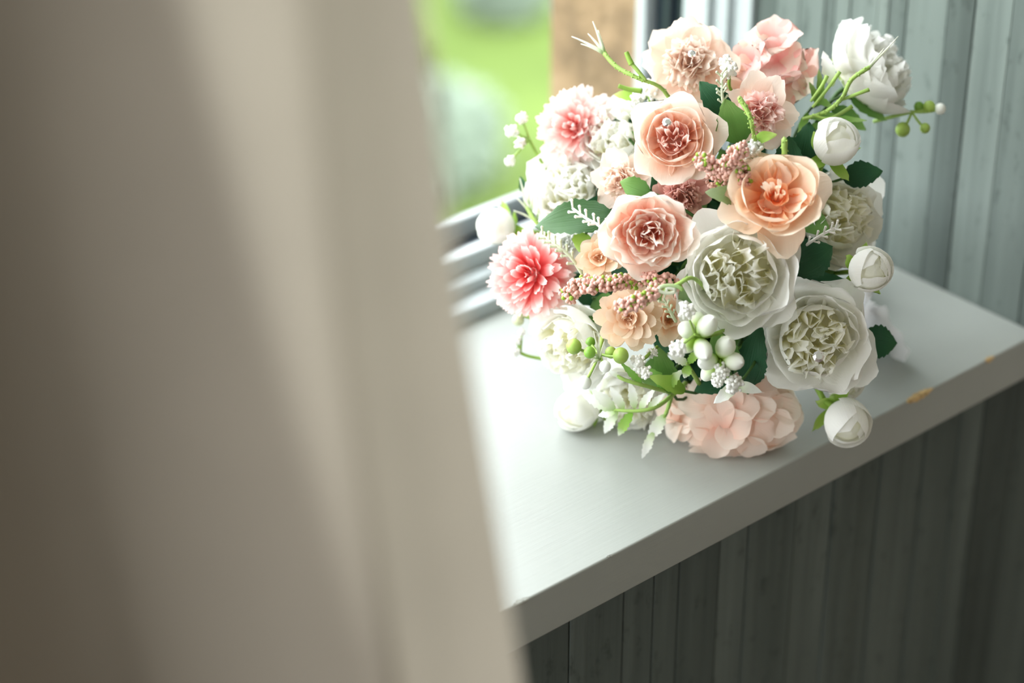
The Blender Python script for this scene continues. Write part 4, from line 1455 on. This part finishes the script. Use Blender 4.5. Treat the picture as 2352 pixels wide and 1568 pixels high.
fern('frosted fern spray drooping to the sill', [(1590, 880, 0.03), (1530, 935, 0.05), (1480, 950, 0.05), (1425, 950, 0.045)],
     [((1436, 950, 0.046), (1405, 1008, 0.02), 27, 0.3, M_FERN), ((1470, 952, 0.05), (1437, 1012, 0.022), 28, 0.2, M_FERNG), ((1430, 950, 0.046), (1372, 905, 0.05), 30, 0.0, M_FERN),
      ((1450, 948, 0.05), (1415, 895, 0.055), 24, 0.3, M_FERN), ((1475, 946, 0.05), (1460, 880, 0.055), 24, -0.3, M_FERN), ((1485, 945, 0.05), (1520, 895, 0.055), 22, 0.2, M_FERN),
      ((1505, 942, 0.05), (1545, 905, 0.055), 18, 0.2, M_FERN), ((1430, 955, 0.046), (1390, 965, 0.04), 22, 0.0, M_FERN), ((1425, 950, 0.045), (1352, 918, 0.045), 34, 0.0, M_FERN)])
fern('long frosted fern frond hanging down to the sill', [(1560, 900, 0.03), (1548, 950, 0.04), (1530, 985, 0.03)],
     [((1545, 955, 0.04), (1508, 1018, 0.03), 34, 0.3, M_FERN), ((1520, 995, 0.034), (1496, 1060, 0.026), 24, 0.3, M_FERN)])
fern('green toothed frond across the frosted fern', [(1560, 905, 0.04), (1500, 892, 0.075), (1450, 880, 0.08), (1425, 868, 0.078)],
     [((1490, 890, 0.075), (1436, 838, 0.085), 18, 0.4, M_STEMLEAF), ((1560, 905, 0.05), (1505, 850, 0.06), 34, 0.2, M_STEMLEAF), ((1540, 900, 0.055), (1580, 850, 0.06), 30, 0.2, M_FERNG), ((1440, 876, 0.08), (1405, 858, 0.078), 12, 0, M_FERN)])
fern('pale fern tuft beside the white knobs', [(1620, 880, 0.05), (1600, 850, 0.07), (1590, 835, 0.075)],
     [((1592, 838, 0.075), (1545, 812, 0.08), 24, 0.2, M_FERN), ((1595, 840, 0.075), (1585, 870, 0.075), 26, 0.2, M_FERNG), ((1592, 836, 0.075), (1620, 800, 0.075), 22, 0.2, M_FERNG)])

# ---------------------------------------------------------------- foreground curtain
def curtain_geo(shift=0.0, back=0.0, z_lean=0.0, span=0.75, ph0=0.0):
    V, F, U = [], [], []
    nx, nz = 150, 60
    z0, z1 = 0.02, ZT - 0.02
    for j in range(nz + 1):
        t = j / nz
        z = z0 + (z1 - z0) * t
        for i in range(nx + 1):
            s = i / nx
            xr = -0.742 + (1.33 - z) * (0.10 if z < 1.33 else 0.045) - 0.02 * math.sin((z - 1.3) * 2.0) - shift - z_lean * (z - 1.33)
            ph = s * span + shift
            y = -0.28 + back + 0.016 * math.sin(2 * PI * ph / 0.15 + 1.6 * (z - 1.3) + 2.2) * min(1, ph * 12 + 0.15) + 0.004 * math.sin(2 * PI * ph / 0.071 + 4 * z)
            x = xr - s * span + 0.010 * math.sin(2 * PI * ph / 0.085 + 2.0 * z)
            V.append((x, y, z))
            U.append((s, t))
    for j in range(nz):
        for i in range(nx):
            k = j * (nx + 1) + i
            F.append((k, k + 1, k + nx + 2, k + nx + 1))
    return V, F, U


M_CURTAIN = plain_mat('taupe_linen', (152, 143, 130), 0.9, 0.1, 0.03, 8, 0.2, 900, transl=0.30)
M_BACKBLOCK = plain_mat('brown_backlight_block', (88, 66, 44), 0.9, 0.1, 0.05, 8, 0.2, 900, transl=0.12)  # for the added sheets that shade the curtain's left part
curt = bpy.data.objects.new('curtain', None)
COL.objects.link(curt)
curt.location = (-1.1, -0.28, 0.0)
tag(curt, 'taupe linen curtain hanging in soft folds before the window sill', 'curtain')


def cpart(name, g, mat):
    return mesh(name, ([(p[0] + 1.1, p[1] + 0.28, p[2]) for p in g[0]], g[1], g[2]), mat, curt)


cpart('cloth', curtain_geo(), M_CURTAIN)
cpart('backlight_block', curtain_geo(0.078, 0.012, 0.08, 0.66), M_BACKBLOCK)  # sheet added behind the cloth to block backlight and darken its left
cpart('backlight_block', curtain_geo(0.120, 0.024, 0.02, 0.62), M_BACKBLOCK)  # second added sheet, cuts more backlight at the far left
M_TRACK = plain_mat('white_track', (225, 225, 222), 0.4, 0.4, 0.01)
cpart('curtain_track', tubegeo([(XL + 0.01, -0.28, ZT - 0.012), (-0.02, -0.28, ZT - 0.012)], 0.012, 0.012, 8), M_TRACK)
